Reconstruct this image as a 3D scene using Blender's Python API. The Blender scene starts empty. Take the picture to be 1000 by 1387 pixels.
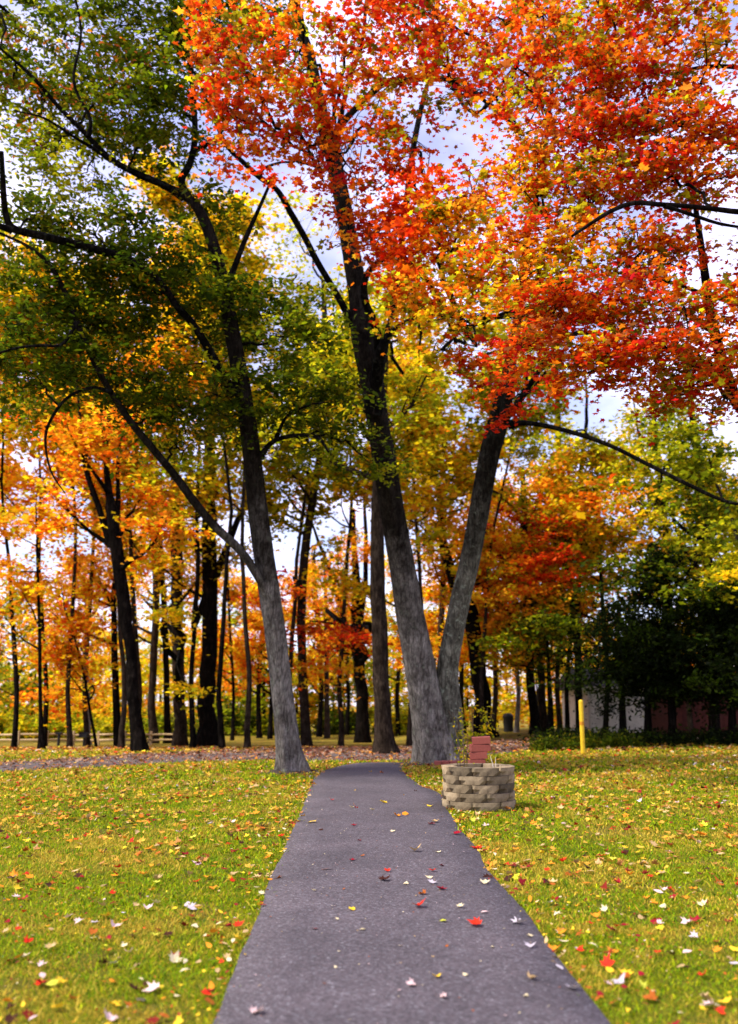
import bpy, math, random
import numpy as np
from mathutils import Vector

# ------------------------------------------------------------------ camera, sky, sun, exposure
F_PX = 1200.0; CX, CY = 500.0, 693.5
PITCH = math.radians(12.07); EYE = 1.6
scene = bpy.context.scene
COL = scene.collection
cam_data = bpy.data.cameras.new('camera'); cam = bpy.data.objects.new('camera', cam_data); COL.objects.link(cam)
cam.location = (0, 0, EYE); cam.rotation_euler = (math.pi/2 + PITCH, 0, 0)
cam_data.sensor_fit = 'VERTICAL'; cam_data.sensor_height = 36.0
cam_data.lens = 36.0*F_PX/1387.0
cam_data.clip_start = 0.1; cam_data.clip_end = 3000
cam_data.dof.use_dof = True; cam_data.dof.focus_distance = 11.0; cam_data.dof.aperture_fstop = 1.1
scene.camera = cam

SUN_EL, SUN_AZ = math.radians(50), math.radians(248)      # azimuth clockwise from +Y: behind the camera, to the left
world = bpy.data.worlds.new('World'); scene.world = world; world.use_nodes = True
nt = world.node_tree; nt.nodes.clear()
def N(nt, typ, **kw):
    n = nt.nodes.new(typ)
    for k, v in kw.items():
        setattr(n, k, v)
    return n
L = nt.links.new
out = N(nt, 'ShaderNodeOutputWorld'); bg = N(nt, 'ShaderNodeBackground'); L(bg.outputs[0], out.inputs[0])
bg.inputs[1].default_value = 0.125
sky = N(nt, 'ShaderNodeTexSky', sky_type='NISHITA', sun_disc=False); sky.sun_elevation = SUN_EL; sky.sun_rotation = SUN_AZ
sky.air_density = 1.0; sky.dust_density = 0.6; sky.ozone_density = 2.0
tc = N(nt, 'ShaderNodeTexCoord'); sep = N(nt, 'ShaderNodeSeparateXYZ'); L(tc.outputs['Generated'], sep.inputs[0])
mz = N(nt, 'ShaderNodeMath', operation='MAXIMUM'); L(sep.outputs[2], mz.inputs[0]); mz.inputs[1].default_value = 0.0
ad = N(nt, 'ShaderNodeMath', operation='ADD'); L(mz.outputs[0], ad.inputs[0]); ad.inputs[1].default_value = 0.22
dx = N(nt, 'ShaderNodeMath', operation='DIVIDE'); L(sep.outputs[0], dx.inputs[0]); L(ad.outputs[0], dx.inputs[1])
dy = N(nt, 'ShaderNodeMath', operation='DIVIDE'); L(sep.outputs[1], dy.inputs[0]); L(ad.outputs[0], dy.inputs[1])
cb = N(nt, 'ShaderNodeCombineXYZ'); L(dx.outputs[0], cb.inputs[0]); L(dy.outputs[0], cb.inputs[1])
cn = N(nt, 'ShaderNodeTexNoise'); cn.inputs['Scale'].default_value = 2.1; cn.inputs['Detail'].default_value = 7; cn.inputs['Roughness'].default_value = 0.55
L(cb.outputs[0], cn.inputs['Vector'])
cr = N(nt, 'ShaderNodeValToRGB'); cr.color_ramp.elements[0].position = 0.42; cr.color_ramp.elements[1].position = 0.66
L(cn.outputs['Fac'], cr.inputs[0])
cmix = N(nt, 'ShaderNodeMix', data_type='RGBA'); L(cr.outputs[0], cmix.inputs[0]); L(sky.outputs[0], cmix.inputs[6])
cmix.inputs[7].default_value = (6.2, 6.2, 7.6, 1)
# thin high haze lifts the blue between the clouds
hz = N(nt, 'ShaderNodeMix', data_type='RGBA', blend_type='ADD'); hz.inputs[0].default_value = 1.0
L(cmix.outputs[2], hz.inputs[6]); hz.inputs[7].default_value = (2.1, 1.75, 3.1, 1)
L(hz.outputs[2], bg.inputs[0])

sun_d = bpy.data.lights.new('sun', 'SUN'); sun_d.energy = 4.6; sun_d.angle = math.radians(9); sun_d.color = (1.0, 0.94, 0.82)
sun = bpy.data.objects.new('sun', sun_d); COL.objects.link(sun)
sdir = Vector((math.sin(SUN_AZ)*math.cos(SUN_EL), math.cos(SUN_AZ)*math.cos(SUN_EL), math.sin(SUN_EL)))
sun.rotation_euler = sdir.to_track_quat('Z', 'Y').to_euler(); sun.location = sdir*60
vs = scene.view_settings; vs.view_transform = 'Standard'; vs.look = 'None'; vs.gamma = 1.0; vs.use_curve_mapping = False
vs.exposure = 0.66
scene.cycles.max_bounces = 8; scene.cycles.transmission_bounces = 6; scene.cycles.diffuse_bounces = 4
scene.cycles.use_denoising = True
try: scene.cycles.denoiser = 'OPENIMAGEDENOISE'
except Exception: pass

rng = np.random.default_rng(7); random.seed(7)

# ------------------------------------------------------------------ projection helpers (photo pixels -> places)
cp, sp = math.cos(PITCH), math.sin(PITCH)
def ray(px, py):
    a = (px-CX)/F_PX; b = (CY-py)/F_PX
    return np.array([a, cp - b*sp, sp + b*cp])
def at(px, py, D):
    r = ray(px, py); k = D/r[1]
    return np.array([0, 0, EYE]) + r*k
def mpp(px, py, D):                 # metres per photo pixel there
    return (D/ray(px, py)[1])/F_PX
_zy = np.array([-20, 24, 30, 36, 45, 55, 70, 100, 200, 900.]); _zz = np.array([0, 0, -.10, -.28, -.6, -.95, -1.3, -1.7, -2.2, -3.])
def gz(x, y):
    x = np.asarray(x, float); y = np.asarray(y, float)
    z = np.interp(y, _zy, _zz)
    k = np.clip((x-1)/8, 0, 1); k = k*k*(3-2*k)
    far = np.clip((y-60)/60, 0, 1)
    z = z*(1 - 0.85*k*(1-far))
    return z + 0.018*np.sin(x*1.3+0.5)*np.sin(y*0.9) * np.clip((y-3)/8, 0, 1)*np.clip(np.abs(x+0.2)-1.3, 0, 1)
def ground_hit(px, py):
    r = ray(px, py); t = 3.0
    for _ in range(4000):
        p = r*t; z = p[2]+EYE
        if z <= gz(p[0], p[1]): break
        t += 0.05
        if t > 190: break
    return np.array([r[0]*t, r[1]*t, float(gz(r[0]*t, r[1]*t))])

# ------------------------------------------------------------------ object helpers
def tag(o, label=None, cat=None, group=None, kind=None):
    if label: o['label'] = label
    if cat: o['category'] = cat
    if group: o['group'] = group
    if kind: o['kind'] = kind
    return o
def empty(name, loc=(0, 0, 0)):
    o = bpy.data.objects.new(name, None); COL.objects.link(o); o.location = loc; o.empty_display_size = 0.2
    return o
def link(name, me, parent=None):
    o = bpy.data.objects.new(name, me); COL.objects.link(o)
    if parent is not None:
        o.parent = parent; o.location = -Vector(parent.location)    # meshes are built in world coordinates
    return o
def mesh_np(name, V, T, mat, col=None, smooth=False, quads=False):
    V = np.ascontiguousarray(V, dtype=np.float32); T = np.ascontiguousarray(T, dtype=np.int32)
    k = T.shape[1]
    me = bpy.data.meshes.new(name)
    me.vertices.add(len(V)); me.vertices.foreach_set('co', V.ravel())
    me.loops.add(T.size); me.loops.foreach_set('vertex_index', T.ravel())
    me.polygons.add(len(T)); me.polygons.foreach_set('loop_start', np.arange(0, T.size, k, dtype=np.int32))
    me.polygons.foreach_set('loop_total', np.full(len(T), k, dtype=np.int32))
    if smooth: me.polygons.foreach_set('use_smooth', np.ones(len(T), dtype=bool))
    if col is not None:
        a = me.color_attributes.new('Col', 'FLOAT_COLOR', 'POINT')
        c = np.ones((len(V), 4), dtype=np.float32); c[:, :3] = col
        a.data.foreach_set('color', c.ravel())
    me.update(); me.validate()
    me.materials.append(mat)
    return me
class MB:                                                          # collects pieces into one mesh
    def __init__(s): s.v = []; s.f = []; s.n = 0
    def add(s, V, Fc):
        s.v.append(np.asarray(V, float)); s.f += [tuple(i+s.n for i in f) for f in Fc]; s.n += len(V)
    def box(s, c, size, rz=0, tilt=0):
        h = np.array(size)/2
        P = np.array([(x, y, z) for x in (-1, 1) for y in (-1, 1) for z in (-1, 1)], float)*h
        P = P @ roty(tilt).T @ rotz(rz).T + np.array(c)
        s.add(P, [(0, 1, 3, 2), (4, 6, 7, 5), (0, 4, 5, 1), (2, 3, 7, 6), (0, 2, 6, 4), (1, 5, 7, 3)])
    def mesh(s, name, mat, smooth=False):
        me = bpy.data.meshes.new(name); me.from_pydata([tuple(p) for p in np.concatenate(s.v)], [], s.f); me.update()
        if smooth:
            for p in me.polygons: p.use_smooth = True
        me.materials.append(mat); return me
def rotz(a): c, s = math.cos(a), math.sin(a); return np.array([[c, -s, 0], [s, c, 0], [0, 0, 1]])
def roty(a): c, s = math.cos(a), math.sin(a); return np.array([[c, 0, s], [0, 1, 0], [-s, 0, c]])
def rotx(a): c, s = math.cos(a), math.sin(a); return np.array([[1, 0, 0], [0, c, -s], [0, s, c]])
def bevel(o, w=0.01, seg=2):
    m = o.modifiers.new('bevel', 'BEVEL'); m.width = w; m.segments = seg; m.limit_method = 'ANGLE'
    return o

# ------------------------------------------------------------------ materials
def new_mat(name):
    m = bpy.data.materials.new(name); m.use_nodes = True; t = m.node_tree; t.nodes.clear()
    o = t.nodes.new('ShaderNodeOutputMaterial'); b = t.nodes.new('ShaderNodeBsdfPrincipled')
    t.links.new(b.outputs[0], o.inputs[0]); b.inputs['Roughness'].default_value = 0.85
    b.inputs['Specular IOR Level'].default_value = 0.25
    return m, t, b, o
def ramp(t, src, stops):
    r = t.nodes.new('ShaderNodeValToRGB'); e = r.color_ramp.elements
    while len(e) < len(stops): e.new(0.5)
    for i, (p, c) in enumerate(stops): e[i].position = p; e[i].color = (*c, 1) if len(c) == 3 else c
    t.links.new(src, r.inputs[0]); return r.outputs[0]
def noise(t, vec, scale, detail=5, rough=0.6, dist=0.0):
    n = t.nodes.new('ShaderNodeTexNoise'); n.inputs['Scale'].default_value = scale; n.inputs['Detail'].default_value = detail
    n.inputs['Roughness'].default_value = rough; n.inputs['Distortion'].default_value = dist
    t.links.new(vec, n.inputs['Vector']); return n.outputs['Fac']
def mapping(t, scale=(1, 1, 1), src='Object'):
    c = t.nodes.new('ShaderNodeTexCoord'); m = t.nodes.new('ShaderNodeMapping'); m.inputs['Scale'].default_value = scale
    t.links.new(c.outputs[src], m.inputs['Vector']); return m.outputs[0]
def mixc(t, fac, a, b, mode='MIX'):
    m = t.nodes.new('ShaderNodeMix'); m.data_type = 'RGBA'; m.blend_type = mode
    for k, v in ((0, fac), (6, a), (7, b)):
        if hasattr(v, 'links') or hasattr(v, 'is_output'): t.links.new(v, m.inputs[k])
        else: m.inputs[k].default_value = v if k == 0 else (*v, 1)
    return m.outputs[2]
def bump(t, h, b, strength=0.6, dist=0.02):
    n = t.nodes.new('ShaderNodeBump'); n.inputs['Strength'].default_value = strength; n.inputs['Distance'].default_value = dist
    t.links.new(h, n.inputs['Height']); t.links.new(n.outputs[0], b.inputs['Normal'])

def bark_mat(name, dark, mid, light, lichen=0.0, scale=1.0, upper=None):
    m, t, b, o = new_mat(name)
    v = mapping(t, (3.4*scale, 3.4*scale, 0.8*scale)); v2 = mapping(t, (1, 1, 1))
    n1 = noise(t, v, 2.6, 9, 0.66, 0.5)
    vo = t.nodes.new('ShaderNodeTexVoronoi'); vo.feature = 'DISTANCE_TO_EDGE'; vo.inputs['Scale'].default_value = 3.2
    wv = mixc(t, 0.35, v, n1, 'LINEAR_LIGHT'); t.links.new(wv, vo.inputs['Vector'])
    base = ramp(t, n1, [(0.3, dark), (0.5, mid), (0.7, light)])
    crack = ramp(t, vo.outputs['Distance'], [(0.0, (0.55,)*3), (0.14, (1,)*3)])
    base = mixc(t, 1.0, base, crack, 'MULTIPLY')
    n2 = noise(t, v2, 2.6, 7, 0.72)
    blot = ramp(t, n2, [(0.34, (0.45, 0.42, 0.39)), (0.52, (1.0, 0.98, 0.95)), (0.68, (1.45, 1.42, 1.36))])
    base = mixc(t, 1.0, base, blot, 'MULTIPLY')
    nd = noise(t, mapping(t, (8*scale, 8*scale, 2.2*scale)), 4.0, 8, 0.75, 0.4); base = mixc(t, 1.0, base, ramp(t, nd, [(0.36, (0.55,)*3), (0.5, (1,)*3), (0.66, (1.35,)*3)]), 'MULTIPLY')
    if lichen:
        n3 = noise(t, v2, 7, 6, 0.7)
        f = ramp(t, n3, [(0.56, (0, 0, 0)), (0.64, (lichen,)*3)])
        base = mixc(t, f, base, (0.30, 0.33, 0.24))
    if upper:      # canopy shade painted into the bark colour, with a ragged edge, darker higher up
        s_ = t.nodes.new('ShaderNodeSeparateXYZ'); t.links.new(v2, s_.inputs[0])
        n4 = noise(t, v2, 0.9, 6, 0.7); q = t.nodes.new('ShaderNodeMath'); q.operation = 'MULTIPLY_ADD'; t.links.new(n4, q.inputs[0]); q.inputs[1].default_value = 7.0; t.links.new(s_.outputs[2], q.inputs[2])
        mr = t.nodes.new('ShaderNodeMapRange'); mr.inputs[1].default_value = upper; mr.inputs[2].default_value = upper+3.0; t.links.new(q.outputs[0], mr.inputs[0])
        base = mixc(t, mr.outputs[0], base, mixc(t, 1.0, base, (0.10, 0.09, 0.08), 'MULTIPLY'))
    t.links.new(base, b.inputs['Base Color']); b.inputs['Roughness'].default_value = 1.0; b.inputs['Specular IOR Level'].default_value = 0.02
    nf = noise(t, mapping(t, (9*scale, 9*scale, 2.6*scale)), 4.0, 8, 0.75, 0.3)
    h = mixc(t, 0.5, n1, vo.outputs['Distance'], 'ADD'); h = mixc(t, 0.45, h, nf, 'ADD')
    bump(t, h, b, 1.0, 0.06)
    return m
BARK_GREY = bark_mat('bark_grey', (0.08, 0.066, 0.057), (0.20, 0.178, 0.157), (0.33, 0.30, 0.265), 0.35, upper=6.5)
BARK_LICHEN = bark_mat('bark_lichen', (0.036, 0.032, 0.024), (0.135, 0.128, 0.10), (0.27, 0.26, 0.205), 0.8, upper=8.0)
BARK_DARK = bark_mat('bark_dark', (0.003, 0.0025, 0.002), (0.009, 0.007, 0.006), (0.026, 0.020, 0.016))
BARK_LIMB = bark_mat('bark_limb_shaded', (0.003, 0.0025, 0.002), (0.008, 0.007, 0.006), (0.028, 0.024, 0.020), 0.06)  # shaded copy of the bark: canopy shade on limbs is put into this near-black
BARK_BROWN = bark_mat('bark_brown', (0.012, 0.008, 0.006), (0.034, 0.024, 0.018), (0.07, 0.052, 0.039))
BARK_PALE = bark_mat('bark_pale', (0.10, 0.09, 0.08), (0.22, 0.20, 0.18), (0.36, 0.34, 0.30))

def leaf_mat(name, trans=0.45, rough=0.55, boost=1.25):
    m = bpy.data.materials.new(name); m.use_nodes = True; t = m.node_tree; t.nodes.clear()
    o = t.nodes.new('ShaderNodeOutputMaterial')
    a = t.nodes.new('ShaderNodeAttribute'); a.attribute_name = 'Col'
    b = t.nodes.new('ShaderNodeBsdfPrincipled'); b.inputs['Roughness'].default_value = rough; b.inputs['Specular IOR Level'].default_value = 0.07
    v = mapping(t, (1, 1, 1)); n = noise(t, v, 30, 3, 0.6)
    f = ramp(t, n, [(0.3, (0.75,)*3), (0.7, (1.15,)*3)])
    c = mixc(t, 1.0, a.outputs['Color'], f, 'MULTIPLY')
    t.links.new(c, b.inputs['Base Color'])
    tr = t.nodes.new('ShaderNodeBsdfTranslucent')
    c2 = mixc(t, 1.0, c, (boost, boost, boost*0.8), 'MULTIPLY'); t.links.new(c2, tr.inputs[0])
    mx = t.nodes.new('ShaderNodeMixShader'); mx.inputs[0].default_value = trans
    t.links.new(b.outputs[0], mx.inputs[1]); t.links.new(tr.outputs[0], mx.inputs[2]); t.links.new(mx.outputs[0], o.inputs[0])
    return m
LEAF = leaf_mat('autumn_leaf', 0.55, 0.6, 1.35)
LITTER = leaf_mat('fallen_leaf', 0.15, 0.6, 1.0)
GRASS = leaf_mat('grass_blade', 0.35, 0.6, 1.3)

def lawn_mat():
    m, t, b, o = new_mat('lawn')
    v = mapping(t)
    a = noise(t, v, 0.35, 5, 0.6); c = noise(t, v, 3.0, 6, 0.7); d = noise(t, v, 45, 4, 0.7); e = noise(t, v, 1.1, 5, 0.65)
    base = ramp(t, d, [(0.3, (0.05, 0.06, 0.004)), (0.5, (0.14, 0.145, 0.008)), (0.72, (0.24, 0.21, 0.016))])
    warm = ramp(t, d, [(0.3, (0.05, 0.035, 0.012)), (0.6, (0.16, 0.11, 0.035)), (0.75, (0.26, 0.17, 0.06))])
    f = ramp(t, e, [(0.48, (0, 0, 0)), (0.66, (0.75,)*3)])
    col = mixc(t, f, base, warm)
    f2 = ramp(t, a, [(0.35, (0.75, 0.8, 0.7)), (0.65, (1.2, 1.15, 1.0))]); col = mixc(t, 1, col, f2, 'MULTIPLY')
    # beyond the near lawn the ground is strewn with leaves too small to pick apart
    g = t.nodes.new('ShaderNodeTexCoord'); s = t.nodes.new('ShaderNodeSeparateXYZ'); t.links.new(g.outputs['Object'], s.inputs[0])
    mr = t.nodes.new('ShaderNodeMapRange'); mr.inputs[1].default_value = 20; mr.inputs[2].default_value = 40; t.links.new(s.outputs[1], mr.inputs[0])
    vo = t.nodes.new('ShaderNodeTexVoronoi'); vo.inputs['Scale'].default_value = 7; t.links.new(v, vo.inputs['Vector'])
    lit = ramp(t, vo.outputs['Color'], [(0.2, (0.10, 0.05, 0.02)), (0.5, (0.35, 0.15, 0.03)), (0.8, (0.40, 0.25, 0.05))])
    lf = ramp(t, c, [(0.46, (0, 0, 0)), (0.56, (0.8,)*3)])
    fac = mixc(t, 1, lf, mr.outputs[0], 'MULTIPLY')
    col = mixc(t, fac, col, lit)
    t.links.new(col, b.inputs['Base Color']); b.inputs['Roughness'].default_value = 1; b.inputs['Specular IOR Level'].default_value = 0.05
    bump(t, d, b, 0.8, 0.03); return m
def asphalt_mat():
    m, t, b, o = new_mat('asphalt')
    v = mapping(t)
    vo = t.nodes.new('ShaderNodeTexVoronoi'); vo.inputs['Scale'].default_value = 75; t.links.new(v, vo.inputs['Vector'])
    sp_ = t.nodes.new('ShaderNodeSeparateXYZ'); t.links.new(vo.outputs['Color'], sp_.inputs[0])
    st = ramp(t, sp_.outputs[0], [(0.0, (0.040, 0.034, 0.038)), (0.45, (0.070, 0.056, 0.064)), (0.80, (0.098, 0.080, 0.090)), (0.985, (0.13, 0.122, 0.138)), (0.992, (0.20, 0.185, 0.20))])
    n = noise(t, v, 0.9, 6, 0.65); n2 = noise(t, v, 220, 3, 0.7)
    pat = ramp(t, n, [(0.35, (0.80,)*3), (0.62, (1.15, 1.13, 1.12))])
    c = mixc(t, 1, st, pat, 'MULTIPLY')
    n3 = noise(t, v, 9, 6, 0.75); c = mixc(t, 1, c, ramp(t, n3, [(0.3, (0.8,)*3), (0.7, (1.15,)*3)]), 'MULTIPLY')
    t.links.new(c, b.inputs['Base Color']); b.inputs['Roughness'].default_value = 0.8; b.inputs['Specular IOR Level'].default_value = 0.3
    h = mixc(t, 0.5, vo.outputs['Distance'], n2, 'ADD'); bump(t, h, b, 0.7, 0.006); return m
def simple_mat(name, c1, c2, scale=12, rough=0.85, bmp=0.3, stretch=(1, 1, 1), spec=0.25, c0=None):
    m, t, b, o = new_mat(name); v = mapping(t, stretch); n = noise(t, v, scale, 6, 0.7)
    stops = [(0.32, c1), (0.68, c2)] if c0 is None else [(0.25, c0), (0.45, c1), (0.7, c2)]
    t.links.new(ramp(t, n, stops), b.inputs['Base Color']); b.inputs['Roughness'].default_value = rough; b.inputs['Specular IOR Level'].default_value = spec
    bump(t, n, b, bmp, 0.01); return m
M_LAWN = lawn_mat(); M_ASPH = asphalt_mat()
M_LANE = simple_mat('worn_asphalt', (0.055, 0.043, 0.042), (0.13, 0.10, 0.092), 14, 0.9)
M_BLOCK = simple_mat('tan_concrete_block', (0.22, 0.165, 0.10), (0.42, 0.33, 0.21), 6, 0.95, 0.8, c0=(0.035, 0.026, 0.018))
M_BLOCK2 = simple_mat('weathered_concrete_block', (0.10, 0.075, 0.048), (0.30, 0.235, 0.15), 6, 0.95, 0.8, c0=(0.03, 0.023, 0.016))
for m_ in (M_BLOCK, M_BLOCK2):       # each block cast and weathered a little differently
    t_ = m_.node_tree; b_ = next(n for n in t_.nodes if n.type == 'BSDF_PRINCIPLED'); src = b_.inputs['Base Color'].links[0].from_socket
    oi = t_.nodes.new('ShaderNodeObjectInfo'); c_ = ramp(t_, oi.outputs['Random'], [(0.0, (0.45, 0.43, 0.40)), (0.5, (0.78, 0.76, 0.73)), (1.0, (1.05, 1.0, 0.93))])
    t_.links.new(mixc(t_, 1.0, src, c_, 'MULTIPLY'), b_.inputs['Base Color'])
M_RED = simple_mat('red_concrete_block', (0.24, 0.055, 0.04), (0.42, 0.12, 0.09), 14, 0.9, 0.6)
M_SOIL = simple_mat('dark_soil', (0.03, 0.02, 0.014), (0.10, 0.07, 0.048), 25, 1.0, 0.9)
M_YELLOW = simple_mat('yellow_paint', (0.62, 0.38, 0.01), (0.78, 0.52, 0.02), 10, 0.5, 0.1)
M_RAIL = simple_mat('fence_timber', (0.30, 0.20, 0.10), (0.52, 0.38, 0.20), 8, 0.9, 0.4, (1, 1, 1))
M_BLACK = simple_mat('black_iron', (0.010, 0.010, 0.011), (0.03, 0.028, 0.027), 10, 0.6, 0.2)
M_WHITE = simple_mat('white_render', (0.50, 0.46, 0.38), (0.66, 0.62, 0.53), 3, 0.9, 0.1)
M_ROOF = simple_mat('dark_shingle', (0.025, 0.022, 0.02), (0.06, 0.05, 0.045), 8, 0.95, 0.5)
M_REDWALL = simple_mat('red_painted_board', (0.05, 0.010, 0.007), (0.09, 0.019, 0.012), 5, 0.8, 0.2)
M_GLASS = simple_mat('dark_window_glass', (0.02, 0.022, 0.025), (0.03, 0.033, 0.04), 2, 0.08, 0.0, spec=0.6)
M_STALK = simple_mat('dry_stalk', (0.45, 0.38, 0.27), (0.70, 0.62, 0.50), 20, 0.9, 0.1)
M_STEM = simple_mat('brown_stem', (0.06, 0.035, 0.02), (0.13, 0.08, 0.045), 20, 0.9, 0.1)
M_GREYMETAL = simple_mat('galvanised_steel', (0.16, 0.16, 0.16), (0.28, 0.28, 0.28), 9, 0.55, 0.1)

# ------------------------------------------------------------------ ground, path, lane
def terrain():
    ys = np.concatenate([np.arange(-14, 3, 1.5), np.arange(3, 26, 0.4), np.arange(26, 70, 1.0), np.geomspace(70, 900, 36)])
    xs = np.concatenate([-np.geomspace(500, 14, 26), np.arange(-13.6, 13.8, 0.4), np.geomspace(14, 500, 26)])
    X, Y = np.meshgrid(xs, ys); Z = gz(X, Y)
    V = np.stack([X, Y, Z], -1).reshape(-1, 3); nx, ny = len(xs), len(ys)
    i = np.arange(ny-1)[:, None]*nx + np.arange(nx-1)[None]; i = i.ravel()
    T = np.stack([i, i+1, i+nx+1, i+nx], 1)
    o = link('ground', mesh_np('ground', V, T, M_LAWN, smooth=True)); tag(o, 'green and yellowish lawn strewn with fallen leaves', kind='structure')
terrain()

LE = [(60, 1900), (175, 1620), (297, 1387), (332, 1290), (367, 1200), (393, 1135), (410, 1100), (419, 1075), (426, 1055), (440, 1045), (462, 1038.5), (485, 1035)]
RE = [(1230, 1900), (1010, 1620), (818, 1387), (760, 1308), (704, 1232), (672, 1194), (640, 1150), (615, 1114), (603, 1096), (601, 1082), (590, 1074), (570, 1066), (553, 1054), (545, 1043), (546, 1035)]
def gp(p):
    if p[1] > 1450:
        r = ray(*p); t = EYE/-r[2]; return np.array([r[0]*t, r[1]*t, 0])
    return ground_hit(*p)
LE_W = [np.array([-0.95, -10, 0])] + [gp(p) for p in LE]; RE_W = [np.array([1.15, -10, 0])] + [gp(p) for p in RE]
def resample(P, n, jit=0.0, seed=0):
    P = np.array(P); d = np.r_[0, np.cumsum(np.linalg.norm(np.diff(P, axis=0), axis=1))]
    s = np.linspace(0, d[-1], n); Q = np.stack([np.interp(s, d, P[:, k]) for k in range(3)], 1)
    if n > 12:
        for _ in range(2): Q[1:-1] = 0.25*Q[:-2]+0.5*Q[1:-1]+0.25*Q[2:]
    r = np.random.default_rng(seed); j = np.convolve(r.normal(0, 1, n+8), np.ones(5)/5, 'same')[4:-4]
    Q[:, 0] += j*jit; return Q
def strip(name, A, B, mat, lift, thick, ncross=6, crown=0.02):
    n = len(A); rows = []
    for i in range(ncross+1):
        u = i/ncross; R = A*(1-u)+B*u; R = R.copy(); R[:, 2] = gz(R[:, 0], R[:, 1]) + lift + crown*4*u*(1-u); rows.append(R)
    e0 = A.copy(); e0[:, 2] = gz(A[:, 0], A[:, 1]) - thick; e1 = B.copy(); e1[:, 2] = gz(B[:, 0], B[:, 1]) - thick
    d = (A-B); d[:, 2] = 0; d /= np.linalg.norm(d, axis=1)[:, None]; e0 += d*0.05; e1 -= d*0.05
    rows = [e0]+rows+[e1]; V = np.concatenate(rows); T = []
    for r in range(len(rows)-1):
        for i in range(n-1): T.append((r*n+i, (r+1)*n+i, (r+1)*n+i+1, r*n+i+1))
    return link(name, mesh_np(name, V, np.array(T), mat, smooth=True))
NP = 170
PA, PB = resample(LE_W, NP, 0.030, 1), resample(RE_W, NP, 0.030, 2)
PA[:, 0] -= 0.0
tag(strip('path', PA, PB, M_ASPH, 0.030, 0.05), 'dark grey asphalt footpath running away from the camera', kind='structure')
LL = [(-700, 1085), (-300, 1064), (0, 1046), (200, 1035), (370, 1029), (480, 1032), (560, 1031), (640, 1024), (690, 1020), (730, 1014), (765, 1008), (820, 1003.5)]
LU = [(-700, 1062), (-300, 1047), (0, 1034), (200, 1022), (370, 1016), (480, 1013), (560, 1011), (640, 1006), (690, 1003), (730, 1001), (765, 999.5), (820, 998)]
LA, LB = resample([ground_hit(*p) for p in LL], 60, .05, 3), resample([ground_hit(*p) for p in LU], 60, .05, 4)
tag(strip('lane', LA, LB, M_LANE, 0.022, 0.05, 8), 'grey park lane under pinkish fallen leaves crossing behind the big trees', kind='structure')
pr_x = lambda y: (np.interp(y, PA[:, 1], PA[:, 0]), np.interp(y, PB[:, 1], PB[:, 0]))

def soil_patch(bx, by, rad, seed):
    r = np.random.default_rng(seed); n = 40; th = np.linspace(0, 2*np.pi, n, endpoint=False); k = 1+.14*np.sin(3*th+seed)+.1*np.sin(7*th)+r.normal(0, .05, n)
    V = [(bx, by, float(gz(bx, by))+.07)]+[(bx+math.cos(a)*rad*kk*f, by+math.sin(a)*rad*kk*f, float(gz(bx+math.cos(a)*rad*kk*f, by+math.sin(a)*rad*kk*f))+h) for f, h in ((.6, .035), (1, -.005)) for a, kk in zip(th, k)]
    T = [(0, 1+i, 1+(i+1) % n, 0) for i in range(0)]; me = bpy.data.meshes.new('bare_soil')
    F_ = [(0, 1+i, 1+(i+1) % n) for i in range(n)]+[(1+i, 1+n+i, 1+n+(i+1) % n, 1+(i+1) % n) for i in range(n)]
    me.from_pydata(V, [], F_); me.materials.append(M_SOIL); o = bpy.data.objects.new('bare_soil', me); COL.objects.link(o); tag(o, 'brown bare soil around a trunk base', kind='structure')
_a, _b = ground_hit(395, 1046), ground_hit(592, 1034)
soil_patch(_a[0], _a[1]+.1, .85, 1); soil_patch(_b[0]+.1, _b[1]+.2, 1.35, 2)

# ------------------------------------------------------------------ leaves
def maple_outline():
    pts = [(0.0, -0.28), (0.16, -0.30), (0.30, -0.34), (0.26, -0.14), (0.52, -0.02), (0.36, 0.07), (0.48, 0.34), (0.26, 0.24), (0.16, 0.36), (0.0, 0.66)]
    return np.array(pts + [(-x, y) for x, y in pts[-2:0:-1]])
def template_maple():
    o = maple_outline(); V = np.zeros((len(o)+1, 3)); V[1:, :2] = o; n = len(o)
    T = np.array([(0, 1+i, 1+(i+1) % n) for i in range(n)]); return V, T
def template_mid():        # six-pointed leaf, eight triangles
    o = np.array([(0, -0.35), (0.30, -0.30), (0.22, -0.05), (0.5, 0.15), (0.2, 0.22), (0, 0.6), (-0.2, 0.22), (-0.5, 0.15), (-0.22, -0.05), (-0.30, -0.30)])
    V = np.zeros((10, 3)); V[:, :2] = o
    T = np.array([(0, 1, 2), (2, 3, 4), (4, 5, 6), (6, 7, 8), (8, 9, 0), (0, 2, 8), (2, 4, 8), (4, 6, 8)]); return V, T
def template_small():
    V = np.array([(0, -0.5, 0), (0.42, 0.05, 0.06), (0, 0.55, 0), (-0.42, 0.0, 0.06)], float); return V, np.array([(0, 1, 2), (0, 2, 3)])
def template_oval():
    V = np.array([(0, -0.5, 0), (0.22, -0.15, 0.03), (0.20, 0.2, 0.03), (0, 0.5, 0), (-0.20, 0.2, 0.03), (-0.22, -0.15, 0.03)], float)
    return V, np.array([(0, 1, 5), (1, 2, 4), (1, 4, 5), (2, 3, 4)])
TM, TMID, TS, TO = template_maple(), template_mid(), template_small(), template_oval()

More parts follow.
